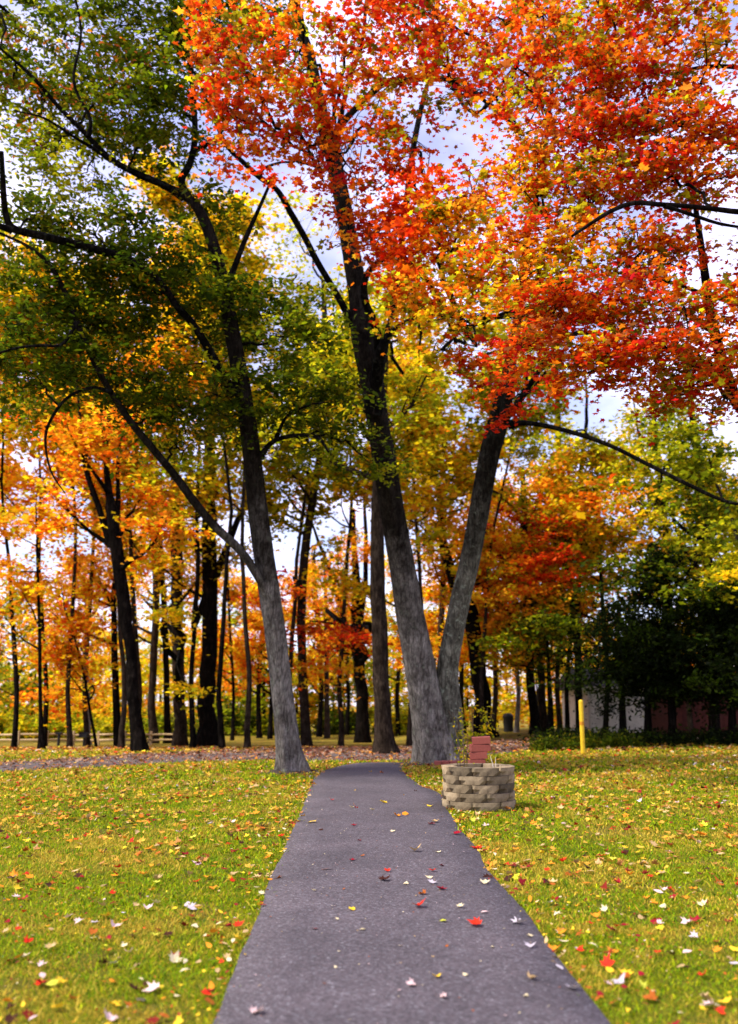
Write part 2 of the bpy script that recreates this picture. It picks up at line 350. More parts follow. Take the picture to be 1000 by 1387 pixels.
def scatter(tpl, P, size, normal_tilt, cols, cup=0.3, yaw=None, r=rng, droop=0.0):
    """Lay a leaf shape at every point; returns V, T, C."""
    V0, T0 = tpl; n = len(P); k = len(V0)
    th = r.uniform(0, 2*np.pi, n) if yaw is None else yaw
    az = r.uniform(0, 2*np.pi, n); tl = np.abs(r.normal(0, normal_tilt, n))
    W = np.broadcast_to(V0, (n, k, 3)).copy()
    rr = W[:, :, 0]**2 + W[:, :, 1]**2
    W[:, :, 2] += rr*(r.normal(0, cup, n)[:, None] + droop) + np.abs(W[:, :, 0])*r.normal(0, cup, n)[:, None]
    c, s = np.cos(th)[:, None], np.sin(th)[:, None]
    x = W[:, :, 0]*c - W[:, :, 1]*s; y = W[:, :, 0]*s + W[:, :, 1]*c; z = W[:, :, 2]
    # rotate by tl about horizontal axis (cos az, sin az)
    ax, ay = np.cos(az)[:, None], np.sin(az)[:, None]; ct, st = np.cos(tl)[:, None], np.sin(tl)[:, None]
    dot = x*ax + y*ay
    X = x*ct + (ay*z)*st + ax*dot*(1-ct); Y = y*ct - (ax*z)*st + ay*dot*(1-ct); Z = z*ct + (ax*y - ay*x)*st
    sc = np.asarray(size)*np.ones(n)
    W = np.stack([X, Y, Z], -1)*sc[:, None, None] + P[:, None, :]
    T = T0[None] + (np.arange(n)*k)[:, None, None]
    C = np.repeat(cols, k, axis=0)
    return W.reshape(-1, 3), T.reshape(-1, 3), C

RED = (0.50, 0.024, 0.005); CRIM = (0.45, 0.012, 0.018); SCAR = (0.58, 0.066, 0.006); ORG = (0.66, 0.165, 0.006); AMB = (0.74, 0.30, 0.018)
YEL = (0.86, 0.54, 0.012); YG = (0.42, 0.38, 0.010); LG = (0.20, 0.225, 0.006); GRN = (0.072, 0.100, 0.004); DG = (0.030, 0.050, 0.003); OLV = (0.15, 0.125, 0.006); VD = (0.007, 0.012, 0.002); RUST = (0.33, 0.09, 0.02)
PAL = {
 'red':   [(RED, 5), (SCAR, 6), (CRIM, 2), (ORG, 4), (RUST, 2.5), (AMB, 1.5), (YG, 1), (OLV, 1)],
 'redorg': [(SCAR, 6), (ORG, 4.5), (RED, 5), (CRIM, 1.5), (AMB, 2), (RUST, 3), (YG, 3.5), (OLV, 2.4)],
 'orgyg': [(ORG, 4), (AMB, 4), (YG, 5), (SCAR, 2), (YEL, 1.5), (OLV, 2)],
 'orange': [(ORG, 4.5), (AMB, 5), (YEL, 5), (SCAR, 1), (YG, 1)],
 'yelorg': [(YEL, 5), (AMB, 5), (ORG, 2), (YG, 1)],
 'yellow': [(YEL, 6), (YG, 4), (AMB, 2), (OLV, 1)],
 'yg':    [(YG, 5), (LG, 3), (YEL, 2)],
 'lgreen': [(LG, 5), (GRN, 3), (YG, 3)],
 'green': [(GRN, 6), (DG, 3), (LG, 3.5), (OLV, 2.5)],
 'dgreen': [(DG, 4), (GRN, 4), (OLV, 1.5), (LG, 1.2)],
 'greenrust': [(GRN, 4), (DG, 2), (OLV, 3), (LG, 3), (YG, 1), (RUST, 1), (ORG, .5)],
 'vdark': [(VD, 6), (DG, 2)],
 'deepred': [(SCAR, 4), (RED, 4), (ORG, 3)],
}
def pick(pal, n, r=rng):
    cs = np.array([c for c, _ in PAL[pal]]); w = np.array([w for _, w in PAL[pal]], float)
    return cs[r.choice(len(cs), n, p=w/w.sum())]
def leaf_cols(pal, spray_id, nspray, r=rng, coher=0.62):
    main = pick(pal, nspray, r)
    n = len(spray_id); c = main[spray_id].copy(); alt = r.random(n) > coher; c[alt] = pick(pal, alt.sum(), r)
    c *= np.exp(r.normal(0, 0.22, (n, 1))); c *= np.exp(r.normal(0, 0.10, (nspray, 1)))[spray_id]
    c *= 1 + r.normal(0, 0.08, (n, 3))
    return np.clip(c, 0.002, 0.92)

# ------------------------------------------------------------------ trees
def spline(P, per=6):
    P = np.asarray(P, float); n = len(P)
    if n < 3:
        u = np.linspace(0, 1, per+1)[:, None]; return P[0]*(1-u)+P[-1]*u
    E = np.vstack([2*P[0]-P[1], P, 2*P[-1]-P[-2]]); out = []
    for i in range(n-1):
        p0, p1, p2, p3 = E[i:i+4]
        for u in np.linspace(0, 1, per, endpoint=False):
            out.append(0.5*((2*p1)+(-p0+p2)*u+(2*p0-5*p1+4*p2-p3)*u*u+(-p0+3*p1-3*p2+p3)*u**3))
    out.append(P[-1]); return np.array(out)
def tube(Q, sides, flare=0.0, rough=0.0, seed=0, cap=True):
    """Q: rows x y z r. Swept tube with wobbling section; returns V, T (quads)."""
    Q = np.asarray(Q, float); C = Q[:, :3]; R = np.maximum(Q[:, 3], 0.002); n = len(C)
    tan = np.gradient(C, axis=0); tan /= np.linalg.norm(tan, axis=1)[:, None]+1e-9
    ref = np.array([0., 1., 0.]) if abs(tan[0][1]) < 0.9 else np.array([1., 0, 0])
    r = np.random.default_rng(seed); th = np.linspace(0, 2*np.pi, sides, endpoint=False)
    ph = r.uniform(0, 6.28, 4); rings = []
    u = ref - tan[0]*np.dot(ref, tan[0]); u /= np.linalg.norm(u)
    s = np.r_[0, np.cumsum(np.linalg.norm(np.diff(C, axis=0), axis=1))]
    for i in range(n):
        u = u - tan[i]*np.dot(u, tan[i]); u /= np.linalg.norm(u); w = np.cross(tan[i], u)
        k = np.ones(sides)
        if rough:
            k += rough*(0.5*np.sin(2*th+ph[0]+s[i]*0.35)+0.5*np.sin(3*th+ph[1]-s[i]*0.5)+0.35*np.sin(5*th+ph[2]+s[i]*0.9)) + r.normal(0, rough*0.22, sides)
        if flare:
            f = math.exp(-max(s[i]-0.12, 0)/0.5)*flare
            k += f*(0.65+0.55*np.sin(5*th+ph[3])+0.25*np.sin(3*th+ph[1])+0.2*np.sin(9*th+ph[2]))
        rings.append(C[i] + (np.cos(th)*R[i]*k)[:, None]*u + (np.sin(th)*R[i]*k)[:, None]*w)
    V = np.concatenate(rings); i = np.arange(n-1)[:, None]*sides; j = np.arange(sides)[None]; j2 = (j+1) % sides
    T = np.stack([i+j, i+j2, i+sides+j2, i+sides+j], -1).reshape(-1, 4)
    return V, T
def join(parts):
    Vs, Ts, n = [], [], 0
    for V, T in parts: Vs.append(V); Ts.append(T+n); n += len(V)
    return np.concatenate(Vs), np.concatenate(Ts)
def trace(pts, d0, d1=None, per=6, r=None, wig=0.0):
    """pts rows (px,py,width px) -> rows x y z radius, distance going d0 -> d1 along it."""
    d1 = d0 if d1 is None else d1
    P = np.array([p[:2] for p in pts], float); s = np.r_[0, np.cumsum(np.linalg.norm(np.diff(P, axis=0), axis=1))]; s /= s[-1]
    rows = []
    for (px, py, w), u in zip(pts, s):
        D = d0+(d1-d0)*u; q = at(px, py, D); rows.append((*q, 0.42*w*mpp(px, py, D)))
    Q = spline(rows, per)
    if wig:
        r = r or rng; j = r.normal(0, 1, (len(Q), 3)); j = 0.5*j+0.25*np.roll(j, 1, 0)+0.25*np.roll(j, -1, 0)
        Q[1:-1, :3] += (j*Q[:, 3:4]*wig)[1:-1]
    return Q
def grow(p, d, length, r0, seg, r, up=0.15, wig=0.22, tip=0.25):
    d = d/np.linalg.norm(d); rows = [(*p, r0)]; q = p.copy()
    for i in range(seg):
        d = d + r.normal(0, wig, 3)*0.5 + np.array([0, 0, up])*0.5; d /= np.linalg.norm(d)
        q = q + d*length/seg; rows.append((*q, r0*(1-(1-tip)*(i+1)/seg)))
    return np.array(rows)

class Tree:
    def __init__(s, name, label, base, cat='tree', group=None, seed=0):
        s.e = empty(name, tuple(base)); tag(s.e, label, cat, group); s.sk = []; s.r = np.random.default_rng(seed+100); s.seed = seed
        s.tw = []; s.leaf = []; s.label = label; s.nb = 0
    def trunk(s, Q, mat, sides=20, flare=0.6, rough=0.05):
        V, T = tube(Q, sides, flare, rough, s.seed+len(s.sk)); o = link('trunk', mesh_np('trunk', V, T, mat, smooth=True), s.e); s.sk.append(Q); return Q
    def limb(s, Q, mat, sides=9, rough=0.06, sk=True):
        Q = Q.copy(); k = min(4, len(Q)); Q[:k, 3] *= np.array([1.35, 1.3, 1.18, 1.05])[:k]      # the collar where it leaves the stem
        V, T = tube(Q, sides, 0, rough, s.seed*7+s.nb); s.nb += 1; link('limb', mesh_np('limb', V, T, mat, smooth=True), s.e)
        if sk: s.sk.append(Q)
        return Q
    def joint(s, p, maxd=9):
        best = None
        for Q in s.sk:
            d = np.linalg.norm(Q[:, :3]-p, axis=1) + 0.35*np.maximum(Q[:, 2]-p[2], 0)*2; i = int(np.argmin(d))
            if best is None or d[i] < best[0]: best = (d[i], Q[i])
        return best[1]
    def blob(s, px, py, rx, ry, D, rD, nspray, pal, leaves=34, size=0.11, spread=0.42, tpl=TMID, tilt=0.6, flat=0.15, branch=True, hub=4, coher=0.72):
        """A bough: sprays of leaves on twigs round a place, the bough itself growing out of the nearest limb."""
        r = s.r; c = at(px, py, D); m = mpp(px, py, D)
        if branch:
            j = s.joint(c); L0 = np.linalg.norm(c-j[:3]); mid = (j[:3]+c)/2 + r.normal(0, 0.06*L0, 3) + np.array([0, 0, 0.12*L0])
            B = spline([(*j[:3], min(j[3]*0.6, 0.018+0.014*L0)), (*mid, 0.016+0.007*L0), (*c, 0.012)], 5); B[1:-1, :3] += r.normal(0, 0.02+0.012*L0, (len(B)-2, 3)); s.tw.append(tube(B, 5)); hubs = B[3:, :]
        g = r.normal(0, 1, (nspray, 3)); g /= np.linalg.norm(g, axis=1)[:, None]; g *= (r.random(nspray)**0.42)[:, None]
        S = c + g*np.array([rx*m, rD, ry*m])
        lay = 0.62*(1 if D < 25 else 1.5)*r.uniform(.85, 1.2); sl_ = r.normal(0, 0.10, 2); dz = S[:, 2]-c[2]-(S[:, :2]-c[:2])@sl_
        S[:, 2] += (np.round(dz/lay)*lay-dz)*0.85; S[:, 2] -= 0.03*((S[:, :2]-c[:2])**2).sum(1)
        s.sprays(S, pal, leaves, size, spread, tpl, tilt, flat, c if branch else None, hubs if branch else None, coher)
    def sprays(s, S, pal, leaves, size, spread, tpl, tilt, flat, c=None, hubs=None, coher=0.62):
        r = s.r; n = len(S)
        if hubs is not None:
            nh = max(3, n//9); H = S[r.choice(n, min(nh, n), replace=False)]
            for h in H:
                b = hubs[r.integers(len(hubs))]; mid = (b[:3]+h)/2+r.normal(0, 0.12, 3)+np.array([0, 0, 0.1])
                B = spline([(*b[:3], 0.013), (*mid, 0.010), (*h, 0.006)], 4); s.tw.append(tube(B, 4))
                near = np.argsort(np.linalg.norm(S-h, axis=1))[1:8]
                for q in near:
                    k = B[r.integers(len(B)//2, len(B))]; mm = (k[:3]+S[q])/2+np.array([0, 0, 0.06])
                    s.tw.append(tube(spline([(*k[:3], 0.006), (*mm, 0.005), (*S[q], 0.003)], 3), 3))
        sid = np.repeat(np.arange(n), leaves); k = len(sid)
        # each spray is a tilted, slightly drooping pad
        a = r.uniform(0, 6.28, n); sl = r.normal(0, 0.22, (n, 2)); rad = spread*np.exp(r.normal(0, 0.25, n))
        u = r.normal(0, 0.5, (k, 2)); el = 1+0.5*np.cos(2*(np.arctan2(u[:, 1], u[:, 0])-a[sid]))
        xy = u*(rad[sid]*el)[:, None]; z = (xy*sl[sid]).sum(1) + r.normal(0, flat, k)*rad[sid] - 0.25*(xy**2).sum(1)/np.maximum(rad[sid], 0.1)
        P = S[sid]+np.column_stack([xy, z])
        sz = size*np.exp(r.normal(0, 0.25, k))
        s.leaf.append(scatter(tpl, P, sz, tilt, leaf_cols(pal, sid, n, r, coher), 0.35, r=r, droop=-0.2))
    def finish(s, name='crown', leafmat=LEAF, twigmat=BARK_LIMB):
        if s.tw:
            V, T = join(s.tw); o = link('twigs', mesh_np('twigs', V, T, twigmat), s.e); o['kind'] = 'stuff'
        if s.leaf:
            n = 0; Vs, Ts, Cs = [], [], []
            for V, T, C in s.leaf: Vs.append(V); Ts.append(T+n); Cs.append(C); n += len(V)
            link(name, mesh_np(name, np.concatenate(Vs), np.concatenate(Ts), leafmat, np.concatenate(Cs)), s.e)
        s.leaf = []; s.tw = []

def sink(Q, d=0.15):
    a = Q[0].copy(); a[2] -= d; return np.vstack([a, Q])

# ---- the grey leaning tree left of the path
b1 = ground_hit(395, 1046); D1 = b1[1]
t = Tree('maple_tree', 'grey leaning tree left of the path with a dark green crown over the upper left', b1, seed=1)
Q = trace([(396, 1047, 36), (391, 1015, 34), (381, 930, 33), (372, 850, 33), (360, 765, 32), (350, 690, 31), (342, 620, 29), (332, 550, 28), (318, 470, 26), (305, 400, 23), (290, 335, 20), (270, 285, 17), (248, 262, 14)], D1, D1-1.5, 6)
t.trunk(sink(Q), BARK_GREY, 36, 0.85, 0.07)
DD = D1-1.2
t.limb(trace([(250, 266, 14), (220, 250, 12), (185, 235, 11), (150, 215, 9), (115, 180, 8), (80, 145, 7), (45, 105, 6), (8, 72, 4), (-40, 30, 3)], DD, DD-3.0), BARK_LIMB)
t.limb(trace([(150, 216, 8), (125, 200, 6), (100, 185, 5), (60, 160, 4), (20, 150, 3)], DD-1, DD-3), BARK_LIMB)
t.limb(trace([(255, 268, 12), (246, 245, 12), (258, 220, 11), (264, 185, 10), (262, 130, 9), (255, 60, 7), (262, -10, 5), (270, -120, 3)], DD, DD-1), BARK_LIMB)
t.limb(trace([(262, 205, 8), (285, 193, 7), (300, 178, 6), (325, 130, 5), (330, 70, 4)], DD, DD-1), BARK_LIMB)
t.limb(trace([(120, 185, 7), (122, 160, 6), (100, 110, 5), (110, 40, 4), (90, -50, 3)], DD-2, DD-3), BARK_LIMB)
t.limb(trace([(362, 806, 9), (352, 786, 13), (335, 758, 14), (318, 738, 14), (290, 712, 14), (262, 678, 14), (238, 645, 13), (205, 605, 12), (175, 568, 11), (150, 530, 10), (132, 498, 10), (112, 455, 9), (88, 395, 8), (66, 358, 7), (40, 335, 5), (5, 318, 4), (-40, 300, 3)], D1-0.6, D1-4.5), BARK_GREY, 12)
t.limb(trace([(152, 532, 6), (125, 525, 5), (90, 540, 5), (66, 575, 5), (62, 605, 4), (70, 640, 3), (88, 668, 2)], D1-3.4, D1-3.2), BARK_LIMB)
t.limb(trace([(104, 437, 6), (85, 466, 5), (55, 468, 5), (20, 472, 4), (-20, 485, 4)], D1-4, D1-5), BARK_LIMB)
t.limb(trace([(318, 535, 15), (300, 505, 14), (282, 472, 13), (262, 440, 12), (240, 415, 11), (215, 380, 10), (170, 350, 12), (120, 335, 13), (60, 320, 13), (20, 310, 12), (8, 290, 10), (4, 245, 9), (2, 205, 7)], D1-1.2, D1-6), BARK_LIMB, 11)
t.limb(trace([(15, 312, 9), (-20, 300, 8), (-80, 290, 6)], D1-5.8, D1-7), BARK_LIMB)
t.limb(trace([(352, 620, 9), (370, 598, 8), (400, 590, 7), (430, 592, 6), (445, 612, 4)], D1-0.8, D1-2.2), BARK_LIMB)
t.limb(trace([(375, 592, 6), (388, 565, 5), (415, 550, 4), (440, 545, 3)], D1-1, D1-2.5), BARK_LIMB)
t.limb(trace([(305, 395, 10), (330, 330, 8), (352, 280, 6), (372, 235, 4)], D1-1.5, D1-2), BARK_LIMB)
gg = dict(leaves=46, size=0.135, spread=0.5, tpl=TO)
for a in [(q[0], q[1], q[2]*1.08, q[3]*1.12, q[4]+1.6, q[5], int(q[6]*(1.15 if q[1] < 230 else 0.98)), q[7]) for q in [(40, 60, 90, 60, 19, 2, 46, 'greenrust'), (150, 40, 90, 60, 18, 2, 60, 'green'), (260, 50, 80, 70, 18, 2, 52, 'green'), (350, 40, 60, 70, 19, 2, 40, 'dgreen'),
          (60, 150, 80, 60, 18, 2, 40, 'greenrust'), (150, 130, 80, 60, 18, 2, 58, 'greenrust'), (235, 150, 60, 60, 18, 2, 40, 'green'), (190, 190, 60, 30, 18, 2, 24, 'green'), (110, 240, 80, 24, 17.5, 2, 14, 'lgreen'), (20, 110, 40, 40, 18, 2, 16, 'greenrust'), (120, -80, 150, 70, 18, 2.5, 60, 'green'), (300, -80, 120, 70, 18, 2.5, 50, 'green'),
          (60, 215, 60, 30, 17, 2, 14, 'lgreen'), (40, 290, 60, 30, 16.5, 2, 26, 'green'), (120, 320, 90, 28, 17, 2, 40, 'dgreen'), (210, 330, 70, 38, 18, 2, 44, 'dgreen'), (170, 375, 100, 30, 17, 2, 56, 'dgreen'),
          (60, 400, 80, 40, 17, 2, 40, 'green'), (40, 460, 70, 40, 16.5, 2, 44, 'green'), (40, 520, 60, 26, 17, 2, 24, 'green'), (140, 440, 70, 36, 17.5, 2, 52, 'dgreen'), (200, 400, 70, 40, 18, 2, 40, 'dgreen'), (130, 500, 70, 30, 17.5, 2, 40, 'dgreen'),
          (290, 280, 50, 28, 19, 1.5, 20, 'green'), (280, 400, 60, 34, 19, 2, 26, 'green'), (350, 420, 80, 30, 18.5, 2, 40, 'dgreen'), (420, 445, 55, 22, 18.5, 2, 22, 'green'), (300, 440, 70, 24, 19, 2, 24, 'dgreen'), (260, 500, 70, 26, 18.5, 2, 22, 'lgreen'),
          (250, 550, 80, 36, 18.5, 2, 44, 'green'), (200, 560, 60, 30, 18, 2, 26, 'green'), (320, 560, 60, 30, 18.5, 2, 26, 'green'), (410, 540, 70, 34, 18.5, 2, 36, 'dgreen'), (450, 580, 50, 32, 18.5, 2, 24, 'green'), (430, 620, 40, 18, 19, 1.5, 8, 'lgreen'), (380, 500, 50, 22, 18.5, 2, 12, 'green'),
          (500, 620, 50, 26, 20, 1.5, 12, 'lgreen'), (250, 610, 40, 16, 19, 1.5, 7, 'lgreen')]]:
    t.blob(*a, **gg)
t.finish()

# ---- the great forked tree right of the path
b2 = ground_hit(592, 1034); D2 = b2[1]
t = Tree('forked_maple_tree', 'largest tree, thick grey double trunk forking near the ground beside the path bend', b2, seed=2)
Q = trace([(594, 1036, 62), (587, 1000, 60), (578, 950, 56), (566, 890, 50), (554, 830, 45), (543, 760, 40), (533, 700, 38), (524, 640, 37), (514, 580, 34), (505, 520, 36), (492, 460, 36), (485, 400, 31), (476, 345, 29), (466, 285, 27), (455, 230, 26), (444, 190, 24), (432, 140, 22), (420, 80, 19), (402, 20, 16), (390, -60, 12), (380, -170, 7)], D2, D2-3, 6)
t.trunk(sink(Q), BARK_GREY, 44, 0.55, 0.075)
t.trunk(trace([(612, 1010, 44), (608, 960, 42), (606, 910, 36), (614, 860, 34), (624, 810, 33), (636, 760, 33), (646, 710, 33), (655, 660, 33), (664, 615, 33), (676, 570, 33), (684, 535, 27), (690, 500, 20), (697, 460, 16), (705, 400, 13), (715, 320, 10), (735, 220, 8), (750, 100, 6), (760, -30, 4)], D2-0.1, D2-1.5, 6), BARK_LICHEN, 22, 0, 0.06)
E2 = D2-1.5
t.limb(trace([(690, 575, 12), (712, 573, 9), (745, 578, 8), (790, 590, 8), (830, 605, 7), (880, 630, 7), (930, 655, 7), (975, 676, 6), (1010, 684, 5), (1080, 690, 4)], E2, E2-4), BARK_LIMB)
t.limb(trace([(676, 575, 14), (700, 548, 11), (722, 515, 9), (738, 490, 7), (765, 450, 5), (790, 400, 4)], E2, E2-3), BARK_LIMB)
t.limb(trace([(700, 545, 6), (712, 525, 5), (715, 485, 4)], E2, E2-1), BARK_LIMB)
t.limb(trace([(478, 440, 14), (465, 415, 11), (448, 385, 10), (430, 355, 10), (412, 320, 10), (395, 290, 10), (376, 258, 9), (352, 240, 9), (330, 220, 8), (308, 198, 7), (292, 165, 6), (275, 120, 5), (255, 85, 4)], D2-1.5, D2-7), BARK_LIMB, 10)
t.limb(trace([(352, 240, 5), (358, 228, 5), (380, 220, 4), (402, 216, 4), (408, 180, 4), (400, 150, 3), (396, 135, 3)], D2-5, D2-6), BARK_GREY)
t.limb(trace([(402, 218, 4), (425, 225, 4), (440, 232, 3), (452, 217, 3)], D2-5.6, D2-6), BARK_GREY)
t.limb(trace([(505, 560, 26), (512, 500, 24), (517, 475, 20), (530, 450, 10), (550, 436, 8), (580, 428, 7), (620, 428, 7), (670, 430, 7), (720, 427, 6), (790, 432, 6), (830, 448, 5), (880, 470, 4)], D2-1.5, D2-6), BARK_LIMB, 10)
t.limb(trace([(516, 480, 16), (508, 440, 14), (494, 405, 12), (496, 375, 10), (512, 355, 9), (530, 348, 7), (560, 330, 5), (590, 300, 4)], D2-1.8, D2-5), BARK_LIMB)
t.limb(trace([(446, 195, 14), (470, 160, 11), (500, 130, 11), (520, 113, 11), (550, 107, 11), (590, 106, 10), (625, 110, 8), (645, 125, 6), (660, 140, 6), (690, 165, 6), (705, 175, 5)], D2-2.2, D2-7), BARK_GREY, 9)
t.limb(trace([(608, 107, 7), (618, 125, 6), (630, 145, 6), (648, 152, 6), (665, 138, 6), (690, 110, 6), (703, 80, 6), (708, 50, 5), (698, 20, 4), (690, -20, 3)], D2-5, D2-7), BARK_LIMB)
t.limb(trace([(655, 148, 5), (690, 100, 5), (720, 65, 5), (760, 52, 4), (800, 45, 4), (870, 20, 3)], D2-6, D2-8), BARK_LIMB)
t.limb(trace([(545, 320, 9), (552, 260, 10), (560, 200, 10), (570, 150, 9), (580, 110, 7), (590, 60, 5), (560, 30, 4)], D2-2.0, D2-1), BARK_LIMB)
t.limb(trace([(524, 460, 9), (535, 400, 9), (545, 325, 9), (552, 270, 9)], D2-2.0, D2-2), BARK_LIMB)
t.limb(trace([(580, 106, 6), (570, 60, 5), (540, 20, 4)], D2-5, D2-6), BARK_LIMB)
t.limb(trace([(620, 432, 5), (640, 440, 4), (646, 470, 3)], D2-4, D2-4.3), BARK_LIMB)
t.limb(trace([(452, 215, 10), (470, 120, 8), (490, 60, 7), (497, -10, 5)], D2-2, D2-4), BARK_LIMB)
rr_ = dict(leaves=25, size=0.112, spread=0.35, tpl=TMID)
for a in [(300, 30, 40, 50, 15, 1.5, 20, 'orgyg'), (330, 90, 70, 60, 15, 1.5, 50, 'redorg'), (300, 150, 50, 50, 15, 1.5, 26, 'red'), (380, 60, 50, 60, 15.5, 1.5, 30, 'orgyg'), (400, 130, 60, 50, 15.5, 1.5, 36, 'redorg'),
          (440, 175, 50, 40, 16, 1.5, 30, 'red'), (350, 185, 70, 35, 15.5, 1.5, 30, 'redorg'), (420, 210, 40, 30, 16, 1.5, 16, 'red'), (470, 235, 50, 30, 16, 1.5, 22, 'red'), (400, -30, 90, 50, 16, 2, 26, 'redorg'),
          (490, 60, 60, 60, 15.5, 1.5, 44, 'redorg'), (520, 150, 50, 50, 16, 1.5, 26, 'redorg'), (560, 60, 60, 60, 15, 1.5, 48, 'redorg'), (530, 230, 40, 30, 16, 1.5, 16, 'red'), (560, 190, 40, 40, 16, 1.5, 12, 'redorg'),
          (580, 10, 90, 40, 15, 2, 44, 'red'), (610, 120, 60, 30, 15, 1.5, 22, 'redorg'), (470, 320, 40, 30, 17, 1.5, 9, 'red'), (510, 300, 40, 30, 16, 1.5, 24, 'red'),
          (570, 290, 60, 35, 15.5, 1.5, 50, 'deepred'), (540, 350, 50, 40, 15.5, 1.5, 38, 'deepred'), (620, 310, 70, 40, 15, 1.5, 52, 'orgyg'), (640, 260, 50, 20, 15, 1.5, 10, 'red'), (560, 410, 50, 30, 15.5, 1.5, 24, 'orgyg'), (640, 380, 70, 30, 15, 1.5, 44, 'orgyg'),
          (620, 440, 60, 24, 15, 1.5, 20, 'orgyg'), (660, 480, 50, 26, 15, 1.5, 20, 'redorg'), (700, 535, 60, 18, 15, 1.5, 16, 'deepred'), (600, 490, 40, 26, 16, 1.5, 9, 'orgyg'), (580, -100, 200, 60, 16, 2.5, 60, 'redorg')]:
    t.blob(*a[:6], int(a[6]*(0.55 if a[:2] in ((440, 175), (420, 210), (400, 130), (560, 190), (470, 235)) else 0.88)), a[7], **rr_)
t.finish()

# ---- red maple whose trunk stands just outside the right edge of the frame
b3 = ground_hit(1190, 1120); D3 = b3[1]
t = Tree('red_maple_tree', 'scarlet and orange maple at the right whose leafy boughs fill the upper right', b3, seed=3)
Q = trace([(1190, 1122, 66), (1180, 1000, 54), (1168, 850, 50), (1150, 700, 46), (1120, 560, 42), (1085, 450, 38), (1070, 350, 32), (1065, 200, 26), (1060, 50, 20), (1070, -150, 12)], D3, D3+0.5, 6)
t.trunk(sink(Q), BARK_DARK, 22, 0.5, 0.06)
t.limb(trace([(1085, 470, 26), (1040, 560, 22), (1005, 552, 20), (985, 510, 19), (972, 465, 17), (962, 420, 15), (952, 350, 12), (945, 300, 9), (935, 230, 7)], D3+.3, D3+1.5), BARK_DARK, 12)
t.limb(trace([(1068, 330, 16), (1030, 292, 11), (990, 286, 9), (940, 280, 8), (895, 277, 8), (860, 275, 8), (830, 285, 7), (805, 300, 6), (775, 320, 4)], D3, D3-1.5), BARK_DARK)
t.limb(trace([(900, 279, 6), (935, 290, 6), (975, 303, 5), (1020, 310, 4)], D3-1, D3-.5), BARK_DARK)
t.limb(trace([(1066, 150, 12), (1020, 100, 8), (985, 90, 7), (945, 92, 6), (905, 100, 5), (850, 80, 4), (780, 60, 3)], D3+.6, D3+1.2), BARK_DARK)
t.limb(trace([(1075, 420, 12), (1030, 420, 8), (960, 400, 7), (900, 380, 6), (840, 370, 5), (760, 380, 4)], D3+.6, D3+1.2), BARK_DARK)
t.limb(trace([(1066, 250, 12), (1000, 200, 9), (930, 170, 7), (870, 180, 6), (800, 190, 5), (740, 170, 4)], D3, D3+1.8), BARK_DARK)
rr_ = dict(leaves=24, size=0.090, spread=0.32, tpl=TMID)
rnd = np.random.default_rng(5)
for a in [(660, 30, 60, 50, 13.5, 1.2, 40, 'redorg'), (740, 30, 70, 50, 13, 1.2, 60, 'redorg'), (830, 30, 70, 50, 12.5, 1.2, 66, 'redorg'), (920, 20, 70, 40, 12.5, 1.2, 56, 'redorg'), (985, 40, 50, 50, 12.5, 1.2, 26, 'orgyg'),
          (700, 90, 60, 45, 13, 1.2, 36, 'redorg'), (790, 110, 70, 50, 12.5, 1.2, 66, 'redorg'), (870, 110, 60, 50, 12.5, 1.2, 56, 'red'), (950, 110, 50, 50, 12.5, 1.2, 26, 'redorg'),
          (700, 170, 55, 40, 13, 1.2, 38, 'redorg'), (780, 190, 70, 45, 12.5, 1.2, 66, 'red'), (870, 190, 70, 45, 12.5, 1.2, 72, 'redorg'), (955, 190, 60, 45, 12.5, 1.2, 48, 'red'),
          (720, 250, 60, 40, 13, 1.2, 48, 'orgyg'), (800, 260, 70, 40, 12.5, 1.2, 64, 'redorg'), (890, 240, 60, 34, 12.5, 1.2, 46, 'red'), (960, 250, 50, 30, 12.5, 1.2, 26, 'redorg'),
          (700, 330, 60, 40, 13, 1.2, 54, 'redorg'), (780, 340, 70, 40, 12.5, 1.2, 66, 'orgyg'), (870, 340, 60, 34, 12.5, 1.2, 56, 'redorg'), (930, 350, 40, 26, 12.5, 1.2, 18, 'redorg'),
          (690, 400, 60, 30, 13, 1.2, 34, 'orgyg'), (770, 410, 70, 36, 12.5, 1.2, 66, 'red'), (860, 410, 70, 40, 12, 1.2, 70, 'redorg'), (950, 420, 60, 36, 12, 1.2, 50, 'redorg'),
          (730, 460, 60, 26, 12.8, 1.2, 44, 'red'), (800, 475, 60, 28, 12.2, 1.2, 46, 'redorg'), (880, 485, 70, 30, 12, 1.2, 64, 'red'), (960, 490, 60, 34, 12, 1.2, 50, 'redorg'), (920, 530, 60, 22, 12, 1.0, 30, 'redorg'), (780, 510, 60, 16, 12.5, 1.0, 16, 'red'), (985, 545, 30, 16, 12, 1, 10, 'redorg'),
          (1060, 100, 60, 90, 12.5, 1.5, 60, 'redorg'), (1060, 350, 60, 120, 12, 1.5, 60, 'red'), (850, -80, 220, 50, 13, 2.0, 90, 'redorg'), (1180, 250, 90, 200, 12.5, 2, 70, 'red')]:
    t.blob(*a[:6], int(a[6]*0.84), a[7], **rr_)
t.finish()

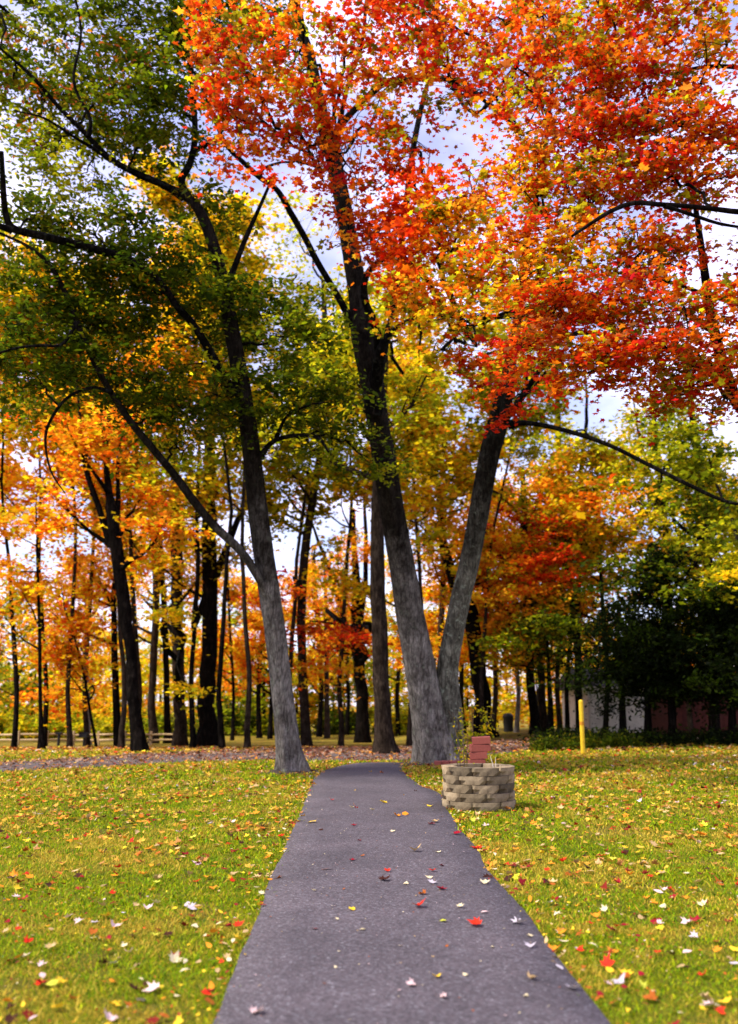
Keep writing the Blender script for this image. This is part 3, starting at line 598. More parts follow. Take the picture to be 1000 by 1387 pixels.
# ---- the trees behind
def back_tree(name, label, pts, bark, pal, topm=18, crown=(0.42, 1.0), nl=8, spread=(3.2, 5.0), dens=1.0, seed=0, group='trees standing in the park beyond the lane', forks=(), lsize=0.20, flare=0.35, depth=None, sides=14, lean_up=0.45, extra=(), leaves=24):
    b = ground_hit(*pts[0][:2]) if depth is None else np.array([*at(pts[0][0], pts[0][1], depth)[:2], 0.])
    if depth is not None: b[2] = float(gz(b[0], b[1]))
    D = b[1]; t = Tree(name, label, b, group=group, seed=seed); r = t.r
    Q = trace(pts, D, D, 5, r, 0.08 if 'straight' in label or 'slender' in label else 0.2)
    if depth is not None: Q = np.vstack([[*b, Q[0, 3]*1.05], Q[Q[:, 2] > b[2]+0.3]])
    H = Q[-1, 2]-b[2]
    if H < topm:
        d = Q[-1, :3]-Q[-4, :3]; d[2] = abs(d[2])+0.2
        G = grow(Q[-1, :3], d, topm-H, Q[-1, 3], 8, r, up=0.35, wig=0.16, tip=0.12); Q = np.vstack([Q, G[1:]])
    t.trunk(sink(Q), bark, sides, flare, 0.05)
    for f, dd in forks:
        K = trace(f, D, D+dd, 5, r, 0.08); d = K[-1, :3]-K[-4, :3]; d[2] = abs(d[2])+0.1
        t.limb(np.vstack([K, grow(K[-1, :3], d, 4.5, K[-1, 3], 7, r, up=0.2, wig=0.2, tip=0.12)[1:]]), bark)
    z0, z1 = b[2]+topm*crown[0], b[2]+topm*crown[1]
    S = []; src = list(t.sk)
    for i in range(nl):
        k = src[0] if i % 3 or len(src) == 1 else src[1+r.integers(len(src)-1)]
        zz = z0+(z1-z0)*(i+0.3*r.random())/nl*0.86; ii = int(np.argmin(np.abs(k[:, 2]-zz))); ii = min(ii, len(k)-2)
        a = r.uniform(0, 6.28) if i else 3.0; frac = 1-0.55*(i/nl); Ln = r.uniform(*spread)*frac
        d = np.array([math.cos(a), math.sin(a)*0.8, lean_up*r.uniform(0.5, 1.6)])
        Lb = grow(k[ii, :3], d, Ln, max(min(k[ii, 3]*0.5, 0.09), 0.02), 7, r, up=0.16, wig=0.26)
        t.limb(Lb, bark, 6, 0)
        for j in range(5):
            q = Lb[2+r.integers(len(Lb)-3)]; d2 = (Lb[-1, :3]-Lb[0, :3])/Ln+r.normal(0, 0.65, 3); s2 = grow(q[:3], d2, Ln*r.uniform(0.28, 0.5), q[3]*0.5, 4, r, up=0.1)
            t.tw.append(tube(s2, 4)); S += [s2[-1, :3], s2[2, :3], s2[-1, :3]+r.normal(0, 0.5, 3)*[1, 1, .6], s2[-2, :3]+r.normal(0, .6, 3)*[1, 1, .6]]
        S += [Lb[-1, :3], Lb[-2, :3]]
    S += [Q[-1, :3], Q[-2, :3], Q[-3, :3]]
    S = np.array(S); n = int(len(S)*dens); S = S[r.permutation(len(S))[:n]] if n <= len(S) else np.vstack([S, S[r.integers(0, len(S), n-len(S))]+r.normal(0, 0.5, (n-len(S), 3))])
    t.sprays(S, pal, leaves, lsize, 0.75, TS, 0.6, 0.16)
    for e in extra: t.blob(*e, leaves=30, size=lsize, spread=0.75, tpl=TS, tilt=0.6, flat=0.15)
    t.finish(); return t

def P(*a): return list(a)
back_tree('dark_tree', 'dark trunk leaning left beside the fence end, orange leaves round its fork',
  P((190, 1019, 24), (184, 960, 20), (176, 880, 18), (168, 820, 20), (160, 760, 20), (152, 705, 20), (148, 670, 12)), BARK_DARK, 'orange', 14, seed=11,
  forks=[(P((152, 740, 12), (135, 690, 10), (118, 640, 9), (110, 590, 7), (108, 560, 5)), -0.5), (P((154, 710, 12), (160, 680, 8), (159, 640, 6)), 0.5)],
  extra=[(100, 640, 90, 40, 42, 3, 26, 'orange'), (90, 710, 110, 30, 40, 3, 22, 'yelorg'), (60, 560, 60, 26, 42, 2, 10, 'orange'), (190, 760, 60, 24, 38, 2, 12, 'orange')])
back_tree('black_tree', 'blackest and thickest of the background trunks, left of the grey leaning tree',
  P((281, 1010, 34), (280, 960, 28), (283, 900, 25), (284, 820, 24), (284, 740, 24), (282, 690, 24), (284, 620, 18), (288, 540, 15), (290, 450, 12)), BARK_DARK, 'yellow', 19, seed=12,
  forks=[(P((290, 780, 14), (302, 755, 12), (318, 715, 10), (330, 680, 9), (332, 640, 6)), -1), (P((272, 700, 14), (280, 660, 10), (302, 650, 8), (318, 615, 6)), -.5), (P((278, 810, 9), (262, 850, 8), (268, 790, 7)), 0)],
  extra=[(330, 330, 80, 40, 40, 3, 20, 'yellow'), (280, 360, 60, 60, 42, 3, 24, 'yelorg'), (220, 480, 70, 60, 42, 3, 34, 'yellow')])
back_tree('brown_tree', 'broad dark brown trunk just left of the blackest trunk, small yellow leaves on it',
  P((243, 1010, 22), (243, 950, 19), (241, 880, 20), (240, 800, 19), (238, 720, 18), (236, 640, 14), (230, 560, 10)), BARK_BROWN, 'yellow', 17, seed=13,
  extra=[(232, 830, 30, 40, 36, 1.0, 14, 'yellow'), (250, 930, 30, 18, 36, 1.0, 5, 'yellow'), (200, 700, 70, 40, 44, 2, 16, 'yelorg')])
back_tree('slim_tree', 'slim dark trunk close against the left of the broad brown trunk',
  P((228, 1007, 12), (226, 940, 10), (224, 860, 10), (220, 780, 9), (216, 700, 8)), BARK_DARK, 'yelorg', 15, seed=14, sides=10)
back_tree('grey_tree', 'grey brown trunk between the leaning dark trunk and the slim dark trunk',
  P((208, 1007, 15), (207, 940, 12), (210, 860, 12), (212, 780, 12), (208, 700, 10), (205, 640, 8)), BARK_BROWN, 'orange', 16, seed=15, extra=[(200, 640, 60, 30, 44, 3, 14, 'orange')])
back_tree('slim_tree', 'slim straight dark trunk just left of the leaning dark trunk',
  P((160, 1011, 13), (157, 940, 11), (155, 860, 10), (154, 800, 8)), BARK_DARK, 'orange', 13, seed=16, sides=10)
back_tree('pole_tree', 'thin straight dark trunk in front of the fence at far left',
  P((56, 1016, 8), (55, 960, 6.5), (54, 880, 6), (52, 800, 5), (50, 740, 4)), BARK_DARK, 'yelorg', 11, seed=17, sides=8, flare=0.8, spread=(1.6, 3.2), nl=6, crown=(0.35, 1), dens=0.8)
back_tree('pale_tree', 'pale grey thin trunk behind the grill and fence', 
  P((120, 1009, 9), (119, 960, 8), (117, 880, 7), (117, 820, 6), (122, 790, 5)), BARK_PALE, 'orange', 12, seed=18, sides=10, spread=(2.2, 4.0), crown=(0.3, 1.0), extra=[(80, 880, 60, 36, 48, 2, 22, 'yelorg'), (120, 900, 45, 40, 48, 2, 20, 'orange')])
back_tree('young_tree', 'thin dark sapling leaning left beside the grill, orange leaves',
  P((131, 1013, 5), (122, 960, 4.5), (113, 910, 4), (100, 860, 3.5), (88, 825, 3)), BARK_DARK, 'orange', 8, seed=19, sides=8, flare=0.2, spread=(1.4, 2.6), nl=6, crown=(0.3, 1.0), extra=[(75, 935, 50, 26, 44, 2, 18, 'orange'), (110, 950, 50, 26, 46, 2, 14, 'orange')])
back_tree('tall_tree', 'tall slender trunk directly right of the grey leaning tree curving right as it rises',
  P((416, 1012, 18), (412, 950, 15), (409, 880, 14), (408, 820, 14), (413, 750, 14), (422, 690, 13), (430, 640, 12), (436, 590, 11), (438, 520, 10), (440, 440, 9), (438, 380, 7)), BARK_BROWN, 'yg', 19, seed=20, crown=(0.55, 1.0),
  extra=[(400, 650, 70, 30, 46, 3, 24, 'orange'), (450, 740, 40, 24, 44, 3, 12, 'yellow'), (400, 300, 60, 60, 42, 3, 18, 'yg'), (385, 800, 36, 16, 40, 2, 12, 'deepred')])
back_tree('slim_tree', 'slim brown trunk in the gap right of the tall slender trunk',
  P((444, 1000, 9), (443, 940, 8), (442, 860, 7), (441, 780, 6)), BARK_BROWN, 'yelorg', 15, seed=21, sides=8, dens=0.9)
back_tree('twisted_tree', 'black crooked trunk with steep forks, red leaves around it, left of the path bend',
  P((491, 1006, 24), (490, 950, 20), (486, 900, 18), (484, 850, 17), (483, 800, 15), (480, 750, 10), (478, 690, 8)), BARK_DARK, 'orange', 15, seed=22, crown=(0.3, 1.0),
  forks=[(P((486, 880, 12), (470, 850, 10), (458, 810, 8), (446, 770, 7), (430, 730, 5)), 0.5), (P((486, 840, 11), (494, 800, 9), (496, 740, 7), (494, 690, 5)), -0.5)],
  extra=[(480, 860, 50, 22, 42, 2, 22, 'deepred'), (440, 900, 60, 20, 44, 2, 16, 'orange'), (420, 850, 60, 20, 44, 2, 16, 'deepred')])
back_tree('straight_tree', 'straight dark brown trunk rising behind the left stem of the forked tree',
  P((524, 1022, 32), (520, 990, 27), (517, 930, 26), (514, 860, 25), (512, 790, 24), (511, 720, 22), (512, 660, 20), (515, 600, 16), (520, 520, 12)), BARK_BROWN, 'yg', 17, seed=23, flare=0.5, crown=(0.55, 1), extra=[(560, 560, 60, 50, 40, 3, 30, 'yg'), (570, 510, 50, 30, 40, 3, 14, 'yellow')])
back_tree('slim_tree', 'slim brown trunk seen through the fork of the double trunk',
  P((602, 1000, 11), (600, 930, 10), (598, 860, 10), (600, 780, 9), (596, 700, 9), (590, 630, 8), (586, 560, 7), (582, 480, 6)), BARK_BROWN, 'yellow', 19, seed=24, sides=10, crown=(0.5, 1),
  forks=[(P((593, 650, 7), (575, 625, 6), (555, 605, 5)), 0), (P((597, 660, 6), (620, 640, 5), (650, 605, 4)), 0)], extra=[(560, 680, 50, 30, 50, 3, 16, 'yellow'), (600, 600, 60, 40, 50, 3, 22, 'yellow')])
back_tree('bent_tree', 'dark brown trunk bending left behind the right stem of the forked tree',
  P((657, 1000, 34), (654, 960, 28), (649, 910, 26), (644, 860, 25), (634, 822, 24), (616, 796, 21), (602, 740, 14), (598, 690, 10)), BARK_DARK, 'yelorg', 14, seed=25, crown=(0.4, 1.0), extra=[(680, 760, 60, 40, 44, 3, 40, 'orange'), (650, 720, 50, 30, 44, 3, 20, 'yelorg'), (680, 860, 50, 30, 46, 3, 26, 'yelorg')])
back_tree('dark_tree', 'dark trunk, left one of the close pair behind the lane on the right',
  P((724, 994, 16), (721, 940, 14), (716, 880, 13), (713, 800, 12), (711, 720, 11), (708, 640, 8)), BARK_DARK, 'redorg', 14, seed=26, crown=(0.35, 1.0), extra=[(740, 760, 60, 36, 42, 3, 44, 'deepred'), (700, 800, 60, 34, 42, 3, 40, 'orange'), (740, 845, 60, 24, 40, 2.5, 34, 'green'), (690, 870, 40, 22, 41, 2, 14, 'lgreen'), (740, 660, 50, 40, 42, 3, 26, 'orange')])
back_tree('brown_tree', 'brown trunk, right one of the close pair behind the lane on the right',
  P((737, 993, 14), (734, 940, 12), (731, 880, 11), (727, 800, 10), (722, 720, 8)), BARK_BROWN, 'orange', 13, seed=27, sides=10, crown=(0.4, 1))
back_tree('tall_dark_tree', 'tall dark trunk rising behind the yellow post',
  P((786, 997, 13), (784, 940, 12), (781, 860, 12), (774, 780, 12), (765, 700, 11), (758, 630, 10), (756, 560, 8), (754, 500, 6)), BARK_DARK, 'yg', 18, seed=28, crown=(0.5, 1),
  forks=[(P((780, 830, 9), (786, 760, 8), (788, 700, 8), (787, 640, 7), (795, 570, 6)), 0.5), (P((770, 780, 7), (755, 740, 5), (742, 690, 4)), 0.5)],
  extra=[(800, 680, 60, 34, 40, 3, 30, 'orange'), (750, 700, 50, 30, 42, 3, 22, 'redorg'), (860, 740, 50, 26, 42, 3, 14, 'yelorg'), (740, 600, 50, 40, 40, 3, 12, 'yg'), (710, 640, 50, 40, 46, 3, 18, 'yg')])
back_tree('slender_tree', 'slender dark trunk left of the two at the right edge, above the evergreens',
  P((912, 1000, 12), (910, 900, 11), (906, 800, 10), (902, 720, 10), (895, 650, 9), (888, 590, 8), (882, 540, 6)), BARK_DARK, 'yg', 16, seed=29, sides=10, crown=(0.45, 1), forks=[(P((905, 690, 6), (880, 640, 5), (868, 600, 4)), 0)], extra=[(880, 700, 60, 40, 38, 3, 24, 'yellow'), (860, 620, 40, 40, 40, 3, 10, 'yg')])
back_tree('tall_green_tree', 'tall dark trunk near the right edge with green leaves hanging about it',
  P((968, 1003, 18), (966, 900, 16), (962, 800, 15), (955, 720, 14), (948, 650, 13), (942, 590, 12), (936, 540, 9), (930, 470, 7)), BARK_DARK, 'lgreen', 16, seed=30, dens=0.6, crown=(0.4, 1), extra=[(925, 590, 50, 60, 34, 2, 30, 'lgreen'), (960, 650, 50, 50, 34, 2, 24, 'green'), (900, 560, 30, 30, 34, 2, 8, 'lgreen'), (975, 740, 40, 40, 34, 2, 26, 'lgreen'), (880, 765, 50, 20, 35, 2, 12, 'green'), (950, 800, 50, 20, 33.5, 2, 12, 'dgreen'), (815, 790, 40, 30, 36, 2, 10, 'dgreen')])
back_tree('edge_tree', 'thin grey trunk leaning at the right edge below the long drooping branch',
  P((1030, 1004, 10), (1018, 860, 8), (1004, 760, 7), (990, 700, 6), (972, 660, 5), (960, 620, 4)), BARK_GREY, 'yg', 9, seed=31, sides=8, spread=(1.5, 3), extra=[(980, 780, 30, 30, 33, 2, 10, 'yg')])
for i, (x, y, w, lab, pal, top) in enumerate([
   (315, 1003, 6, 'thin far trunk between the blackest trunk and the grey leaning tree', 'yelorg', 13),
   (352, 1000, 9, 'far dark trunk with a close twin left of the grey leaning tree', 'orange', 14),
   (366, 1001, 8, 'far dark twin trunk nearest the left side of the grey leaning tree', 'orange', 13),
   (540, 997, 8, 'far slim trunk just left of the base of the forked tree', 'yellow', 15),
   (700, 992, 8, 'far pale trunk near the litter bin left of the close pair', 'yellow', 12),
   (770, 993, 8, 'far thin trunk left of the tall trunk behind the yellow post', 'yelorg', 12),
   (20, 1003, 6, 'far crooked trunk at the left edge behind the fence', 'yg', 12),
   (-60, 1006, 14, 'orange tree beyond the left edge whose boughs reach into view', 'orange', 13),
   (470, 996, 7, 'far thin trunk left of the crooked black trunk', 'yelorg', 13)]):
    s_ = -1 if i % 2 else 1
    back_tree('far_tree', lab, P((x, y, w), (x+2*s_, y-60, w*.85), (x-3*s_, y-140, w*.75), (x-6*s_, y-220, w*.6)), BARK_PALE if 'pale' in lab else BARK_DARK, pal, top, seed=40+i, sides=8, crown=(0.28, 1.0), spread=(3, 5.0), nl=9, dens=1.0, group='far trees at the back of the park', lsize=0.26)

for i, (x, y, w, lab, pal, top, top0) in enumerate([
   (20, 1004, 9, 'tall golden tree at the left edge behind the lowest dark boughs', 'yellow', 24, .45), (95, 1003, 9, 'tall yellow tree between the thin straight trunk and the pale trunk', 'yellow', 25, .55), (165, 1003, 10, 'tall golden tree behind the fork of the leaning dark trunk', 'yelorg', 26, .55), (300, 1003, 10, 'tall golden tree just right of the blackest trunk', 'yellow', 27, .55), (575, 1000, 9, 'tall golden tree between the stems of the forked tree', 'yellow', 24, .4), (655, 1000, 8, 'tall yellow green tree right of the forked tree', 'yg', 23, .5),
   (60, 1004, 9, 'tall golden tree far behind the thin straight trunk', 'yelorg', 23, .45), (118, 1003, 9, 'tall amber tree between the thin straight trunk and the leaning dark trunk', 'orange', 24, .5),
   (185, 1003, 11, 'tall yellow tree far behind the leaning dark trunk', 'yellow', 24, .35), (262, 1000, 10, 'tall yellow tree far behind the blackest trunk', 'yellow', 25, .4),
   (335, 998, 10, 'tall yellow tree far off in the gap left of the grey leaning tree', 'yg', 26, .4), (395, 999, 9, 'tall yellow green tree hidden behind the grey leaning tree', 'yg', 25, .4),
   (432, 998, 9, 'orange yellow tree in the gap between the two great trees', 'yelorg', 17, .2), (463, 997, 9, 'yellow green tree in the gap just left of the crooked trunk', 'yg', 23, .45),
   (555, 997, 9, 'tall yellow tree behind the base of the forked tree', 'yellow', 21, .3), (628, 994, 9, 'yellow tree seen right of the fork of the forked tree', 'yelorg', 16, .2),
   (668, 992, 9, 'orange tree behind the lane right of the bent trunk', 'orange', 16, .2), (758, 993, 9, 'orange and yellow tree far behind the close pair of trunks', 'yelorg', 15, .2),
   (820, 994, 9, 'yellow green tree behind the left evergreens', 'yellow', 15, .35), (935, 995, 9, 'yellow green tree behind the tallest evergreens', 'yg', 14, .35), (1000, 996, 9, 'green tree behind the right edge evergreens', 'yg', 12, .3)]):
    s_ = -1 if i % 2 else 1
    back_tree('park_tree', lab, P((x, y, w), (x+3*s_, y-70, w*.85), (x-2*s_, y-150, w*.75), (x-7*s_, y-240, w*.65)), BARK_BROWN if i % 3 else BARK_DARK, pal, top, seed=140+i, depth={0: 40, 1: 42, 2: 41, 3: 39, 4: 43, 5: 45, 6: 44, 7: 46, 8: 44, 9: 42, 10: 40, 11: 44, 13: 46, 14: 42, 18: 44, 19: 42}.get(i), sides=8, crown=(top0, 1.0), spread=(3.2, 5.6), nl=12, dens=1.25, group='far trees at the back of the park', lsize=0.24, leaves=30 if i < 8 else 24)

# ---- evergreens on the right
def evergreen(label, px, D, w, h, seed, pal='vdark', n=300, low=1.2, name='evergreen_tree'):
    b = at(px, 900, D); b[2] = float(gz(b[0], b[1])); t = Tree(name, label, b, group='dark evergreens at the right', seed=seed); r = t.r
    Q = grow(b, np.array([0.02, 0, 1.]), h*0.95, 0.17, 9, r, up=0.5, wig=0.05, tip=0.1); t.trunk(sink(Q), BARK_DARK, 10, 0.4, 0.05)
    S = []; nb = 34
    for i in range(nb):
        u = i/nb; z = low+(h-low)*u; k = Q[int(np.argmin(np.abs(Q[:, 2]-b[2]-z)))]; a = i*2.4; Ln = w*(1-u**1.6)*r.uniform(0.5, 1.3)+0.3
        Lb = grow(k[:3], np.array([math.cos(a), math.sin(a), 0.25]), Ln, 0.035, 5, r, up=-0.05, wig=0.2)
        if i < 12: t.limb(Lb, BARK_DARK, 5, 0)
        else: t.tw.append(tube(Lb, 4))
        for q in Lb[1:]:
            for _ in range(max(1, int(n/nb/5))): S.append(q[:3]+r.normal(0, 0.32, 3))
    t.sprays(np.array(S), pal, 40, 0.17, 0.5, TO, 0.8, 0.2, coher=0.8); t.finish()
evergreen('dark evergreen at the left end of the group, over the white wall', 838, 38, 2.4, 6.0, 61, 'vdark', 260, 2.0)
evergreen('tallest and widest of the evergreens, darkest, in front of the red shed', 905, 36, 2.9, 7.4, 62, 'vdark', 480, 1.75)
evergreen('dark evergreen against the right edge of the frame', 985, 35, 2.8, 5.8, 63, 'vdark', 520, 1.6)
evergreen('low broad dark evergreen right of the yellow post', 872, 36.5, 2.3, 4.4, 64, 'vdark', 340, 2.0)
evergreen('lighter green conifer left of the yellow post behind the lane', 742, 46, 2.9, 7.8, 65, 'dgreen', 220, 3.2)
evergreen('dark evergreen beyond the right edge', 1075, 34, 3.0, 7.5, 66, 'vdark', 300, 1.0)

# ---- shrubs, hedge, far wood, ground cover
def bush(name, label, cx, cy, rx, ry, h, pal, n, size, seed, spread=0.4, tpl=TO, kind=None, cat=None, leaves=26, stems=4):
    r = np.random.default_rng(seed); z0 = float(gz(cx, cy)); t = Tree(name, label, (cx, cy, z0), cat, seed=seed)
    if kind: t.e['kind'] = kind
    S = []
    for i in range(n):
        a = r.uniform(0, 6.28); q = math.sqrt(r.random()); zz = (r.random()**0.7)*h*(1-0.55*q*q)
        S.append((cx+math.cos(a)*q*rx, cy+math.sin(a)*q*ry, 0)); S[-1] = (S[-1][0], S[-1][1], float(gz(*S[-1][:2]))+zz)
    for i in range(stems):
        a = r.uniform(0, 6.28); V, T = tube(grow(np.array([cx, cy, z0-.05]), np.array([math.cos(a)*.5, math.sin(a)*.5, 1.]), h*0.9, 0.02, 5, r, up=0.1), 5)
        link('stem', mesh_np('stem', V, T, M_STEM), t.e)
    t.sprays(np.array(S), pal, leaves, size, spread, tpl, 0.9, 0.4); t.finish('foliage')
for i, (px, py, w, h, pal, lab) in enumerate([
  (8, 1000, 3.4, 1.9, 'lgreen', 'green bush behind the fence at the left edge'), (45, 999, 3.2, 1.5, 'lgreen', 'low light green bush behind the fence by the thin straight trunk'),
  (88, 999, 3.0, 2.3, 'lgreen', 'rounded green bush behind the middle of the fence'), (140, 999, 3.2, 1.7, 'lgreen', 'green bush behind the right end of the fence'),
  (318, 996, 2.6, 2.9, 'dgreen', 'dark rounded bush behind the far trunks left of the grey leaning tree'), (380, 996, 2.8, 1.9, 'green', 'green bush behind the foot of the grey leaning tree'),
  (460, 995, 2.4, 2.4, 'dgreen', 'dark bush behind the crooked black trunk'), (560, 994, 2.6, 2.2, 'lgreen', 'light green bush far behind the forked tree'), (-60, 1000, 4, 2.2, 'green', 'green bush beyond the left edge by the fence'), (215, 998, 3, 1.8, 'green', 'green bush seen low between the grouped trunks')]):
    g = ground_hit(px, py); bush('bush', lab, g[0], g[1], w, w*0.7, h, {'lgreen': 'yg', 'green': 'lgreen'}.get(pal, pal), 120, 0.28, 80+i, 0.6, TS, cat='bush', leaves=26)

r = np.random.default_rng(99)     # far wood, one mass
fw = Tree('far_woods', 'yellow, green and orange woodland closing the view', (0, 120, -1.8), None, seed=99); fw.e['kind'] = 'stuff'
for i in range(84):
    x = -75+150*(i+r.random())/84; y = r.uniform(85, 125); h = r.uniform(8, 14) if x > -38 else r.uniform(6, 9); b = np.array([x, y, float(gz(x, y))])
    Q = grow(b, np.array([0, 0, 1.]), h, r.uniform(.12, .28), 6, r, up=0.6, wig=.08); fw.tw.append(tube(Q, 6))
    S = np.column_stack([r.normal(x, 2.2, 60), r.normal(y, 2.2, 60), b[2]+h*(0.05+1.0*r.random(60))])
    fw.sprays(S, ['yelorg', 'yg', 'lgreen', 'yellow', 'orange', 'yellow', 'yg'][r.integers(7)], 30, 0.42, 1.1, TS, 0.7, 0.25)
fw.finish('foliage', twigmat=BARK_DARK)
for o in fw.e.children: o['kind'] = 'stuff'
def cover(name, label, n, fx, fy, h, pal, size, seed):
    r = np.random.default_rng(seed); x = fx(r, n); y = fy(r, n, x); S = np.column_stack([x, y, gz(x, y)+r.random(n)*h]); t = Tree(name, label, (0, 0, 0), None, seed=seed)
    t.e['kind'] = 'stuff'; t.sprays(S, pal, 24, size, 0.3, TO, 0.9, 0.4); t.finish('foliage')
    for o in t.e.children: o['kind'] = 'stuff'
cover('ground_cover', 'low dark ivy and weeds under the evergreens', 900, lambda r, n: r.uniform(6.6, 20, n), lambda r, n, x: r.uniform(33.5, 39, n)+0.0*x, 0.42, 'vdark', 0.13, 71)
cover('border_weeds', 'strip of green weeds between the lane and the right lawn', 220, lambda r, n: r.uniform(5.6, 9.8, n), lambda r, n, x: 31.5+0.45*(x-5.6)+r.normal(0, .35, n), 0.3, 'dgreen', 0.12, 72)

# shrubs beside the forked tree and in the planter
g = ground_hit(632, 1042)
bush('shrub', 'yellow green leggy shrub behind the planter beside the forked trunk', g[0]+0.1, g[1]-1.2, 0.45, 0.35, 1.75, 'yg', 46, 0.085, 90, 0.16, TO, cat='shrub', leaves=12, stems=9)
g = ground_hit(889, 992)
bush('shrub', 'light green shrub in front of the white wall', g[0], g[1]-4.0, 1.3, 0.8, 1.8, 'lgreen', 46, 0.13, 91, 0.35, TO, cat='shrub', leaves=20)

# ------------------------------------------------------------------ block planter
pc = ground_hit(653, 1100); pc = np.array([pc[0]+0.02, pc[1]+0.52, 0.0]); pc[2] = float(gz(pc[0], pc[1]))
pl = empty('block_planter', tuple(pc)); tag(pl, 'round planter of stacked tan concrete blocks on the grass beside the path', 'planter')
NB, RO, RI, CH = 8, 0.56, 0.36, 0.125
def block_mesh(seed, mat):
    r = np.random.default_rng(seed); a = math.pi/NB*0.965; ro = RO
    RM = ro*math.cos(math.pi/NB)+0.028; W = RM*math.tan(a)
    prof = [(RM-0.030, -W*0.965), (RM-0.004, -W*0.80), (RM+0.004, -W*0.4), (RM+0.006, W*0.05), (RM+0.003, W*0.5), (RM-0.004, W*0.80), (RM-0.030, W*0.965), (RI, RI*math.tan(a)*.93), (RI, -RI*math.tan(a)*.93)]
    V = []
    for z in (0.0, CH*0.5, CH-0.006):
        for i, (x, y) in enumerate(prof):
            jx = r.normal(0, 0.0022) if i < 7 else 0; low = {0: .11, 6: .11, 1: .055, 5: .055, 2: .008, 3: .004, 4: .008}.get(i, 0)*(1 if z == 0 else 0.12 if z < CH*.6 else 0.0)
            V.append((x+jx-low, y*(0.93 if z == 0 and i in (0, 6) else 1), z+(r.normal(0, 0.002) if z else 0)))
    n = len(prof); F_ = []
    for k in range(2):
        for i in range(n): F_.append((k*n+i, k*n+(i+1) % n, (k+1)*n+(i+1) % n, (k+1)*n+i))
    F_.append(tuple(range(2*n, 3*n))); F_.append(tuple(range(n-1, -1, -1)))
    me = bpy.data.meshes.new('block'); me.from_pydata(V, [], F_); me.update(); me.materials.append(mat); return me
bms = [block_mesh(s, M_BLOCK if s % 3 else M_BLOCK2) for s in range(9)]
pr = random.Random(4)
for c in range(5):
    for i in range(NB):
        o = bpy.data.objects.new('block', bms[pr.randrange(9)]); COL.objects.link(o); o.parent = pl
        k = pr.uniform(-0.010, 0.012); a = (i+0.5*(c % 2)+0.15)*2*math.pi/NB
        o.location = (k*math.cos(a), k*math.sin(a), c*CH+0.004); o.rotation_euler = (0, 0, a+pr.uniform(-.03, .03))
V = [(0, 0, 0.52)]+[(0.42*math.cos(a)+0, 0.42*math.sin(a), 0.50) for a in np.linspace(0, 6.28, 21)[:-1]]
me = bpy.data.meshes.new('soil'); me.from_pydata(V, [], [(0, 1+i, 1+(i+1) % 20) for i in range(20)]); me.materials.append(M_SOIL)
o = bpy.data.objects.new('soil', me); COL.objects.link(o); o.parent = pl
# dry plants growing in it
def stalks(name, label, specs, mat, cat='plant', leaf=None):
    e = empty(name, (pc[0], pc[1], pc[2]+0.51)); tag(e, label, cat)
    for (x, y, dx_, dy_, h, rad) in specs:
        B = spline([(pc[0]+x, pc[1]+y, pc[2]+0.45, rad), (pc[0]+x+dx_*.4, pc[1]+y+dy_*.4, pc[2]+0.51+h*.5, rad*.8), (pc[0]+x+dx_, pc[1]+y+dy_, pc[2]+0.51+h, rad*.5)], 4)
        V, T = tube(B, 6); link('stalk', mesh_np('stalk', V, T, mat, smooth=True), e)
    if leaf:
        n, pal, hh, sz = leaf; r = np.random.default_rng(3); S = np.column_stack([pc[0]+r.normal(leaf_x, 0.05, n), pc[1]+r.normal(0, .06, n), pc[2]+0.55+r.random(n)*hh])
        V, T, C = scatter(TO, S, np.full(n, sz), 0.9, pick(pal, n, r)*0.8, r=r); link('leaves', mesh_np('leaves', V, T, LEAF, C), e)
leaf_x = -0.24
stalks('dry_stems', 'two pale dry stalks sticking up from the right side of the planter', [(0.24, -0.1, -0.06, 0, 0.27, .008), (0.27, -0.05, 0.0, 0, 0.24, .007), (0.3, 0.0, 0.05, 0, 0.12, .005)], M_STALK)
stalks('leggy_plant', 'tall thin brown plant with a few yellow leaves at the left of the planter', [(-0.22, -0.1, -0.03, 0, 0.95, .008), (-0.26, 0.05, -0.08, 0, 0.7, .007), (-0.18, 0.0, 0.03, 0.0, 0.62, .006), (-0.30, -0.05, -0.1, 0, 0.5, .006)], M_STEM, leaf=(70, 'yg', 0.85, 0.06))

# red blocks behind it
g = ground_hit(650, 1050); RX, RY = g[0], g[1]
rs = empty('red_block_stack', (RX, RY, float(gz(RX, RY)))); tag(rs, 'leaning stack of red concrete edging blocks behind the planter', 'block stack')
m_ = MB(); m_.box((0, 0, 0), (1, 1, 1)); cube_red = m_.mesh('block', M_RED)
zz = 0.05
for i, (w, hh, dx_) in enumerate([(0.34, 0.15, -0.10), (0.40, 0.15, -0.06), (0.44, 0.16, -0.02), (0.50, 0.16, 0.02), (0.46, 0.16, 0.05)]):
    o = bpy.data.objects.new('block', cube_red); COL.objects.link(o); o.parent = rs
    o.location = (dx_, 0, zz+hh/2); o.scale = (w*0.88, 0.26, hh-0.015); o.rotation_euler = (0.05, -0.06+0.03*(i % 2), 0.15*(i % 2)-0.1); bevel(o, 0.02, 2); zz += hh
g2 = ground_hit(603, 1038)
fr = empty('red_paver_row', (g2[0], g2[1], float(gz(g2[0], g2[1])))); tag(fr, 'flat row of red edging blocks in the grass at the foot of the forked tree', 'edging')
for i in range(6):
    o = bpy.data.objects.new('block', cube_red); COL.objects.link(o); o.parent = fr
    o.location = (-0.18+i*0.19, 0.02*(i % 2)+0.03*i, 0.06); o.scale = (0.18, 0.30, 0.13); o.rotation_euler = (0.02*i, 0.03, 0.06*i-0.1); bevel(o, 0.02, 2)

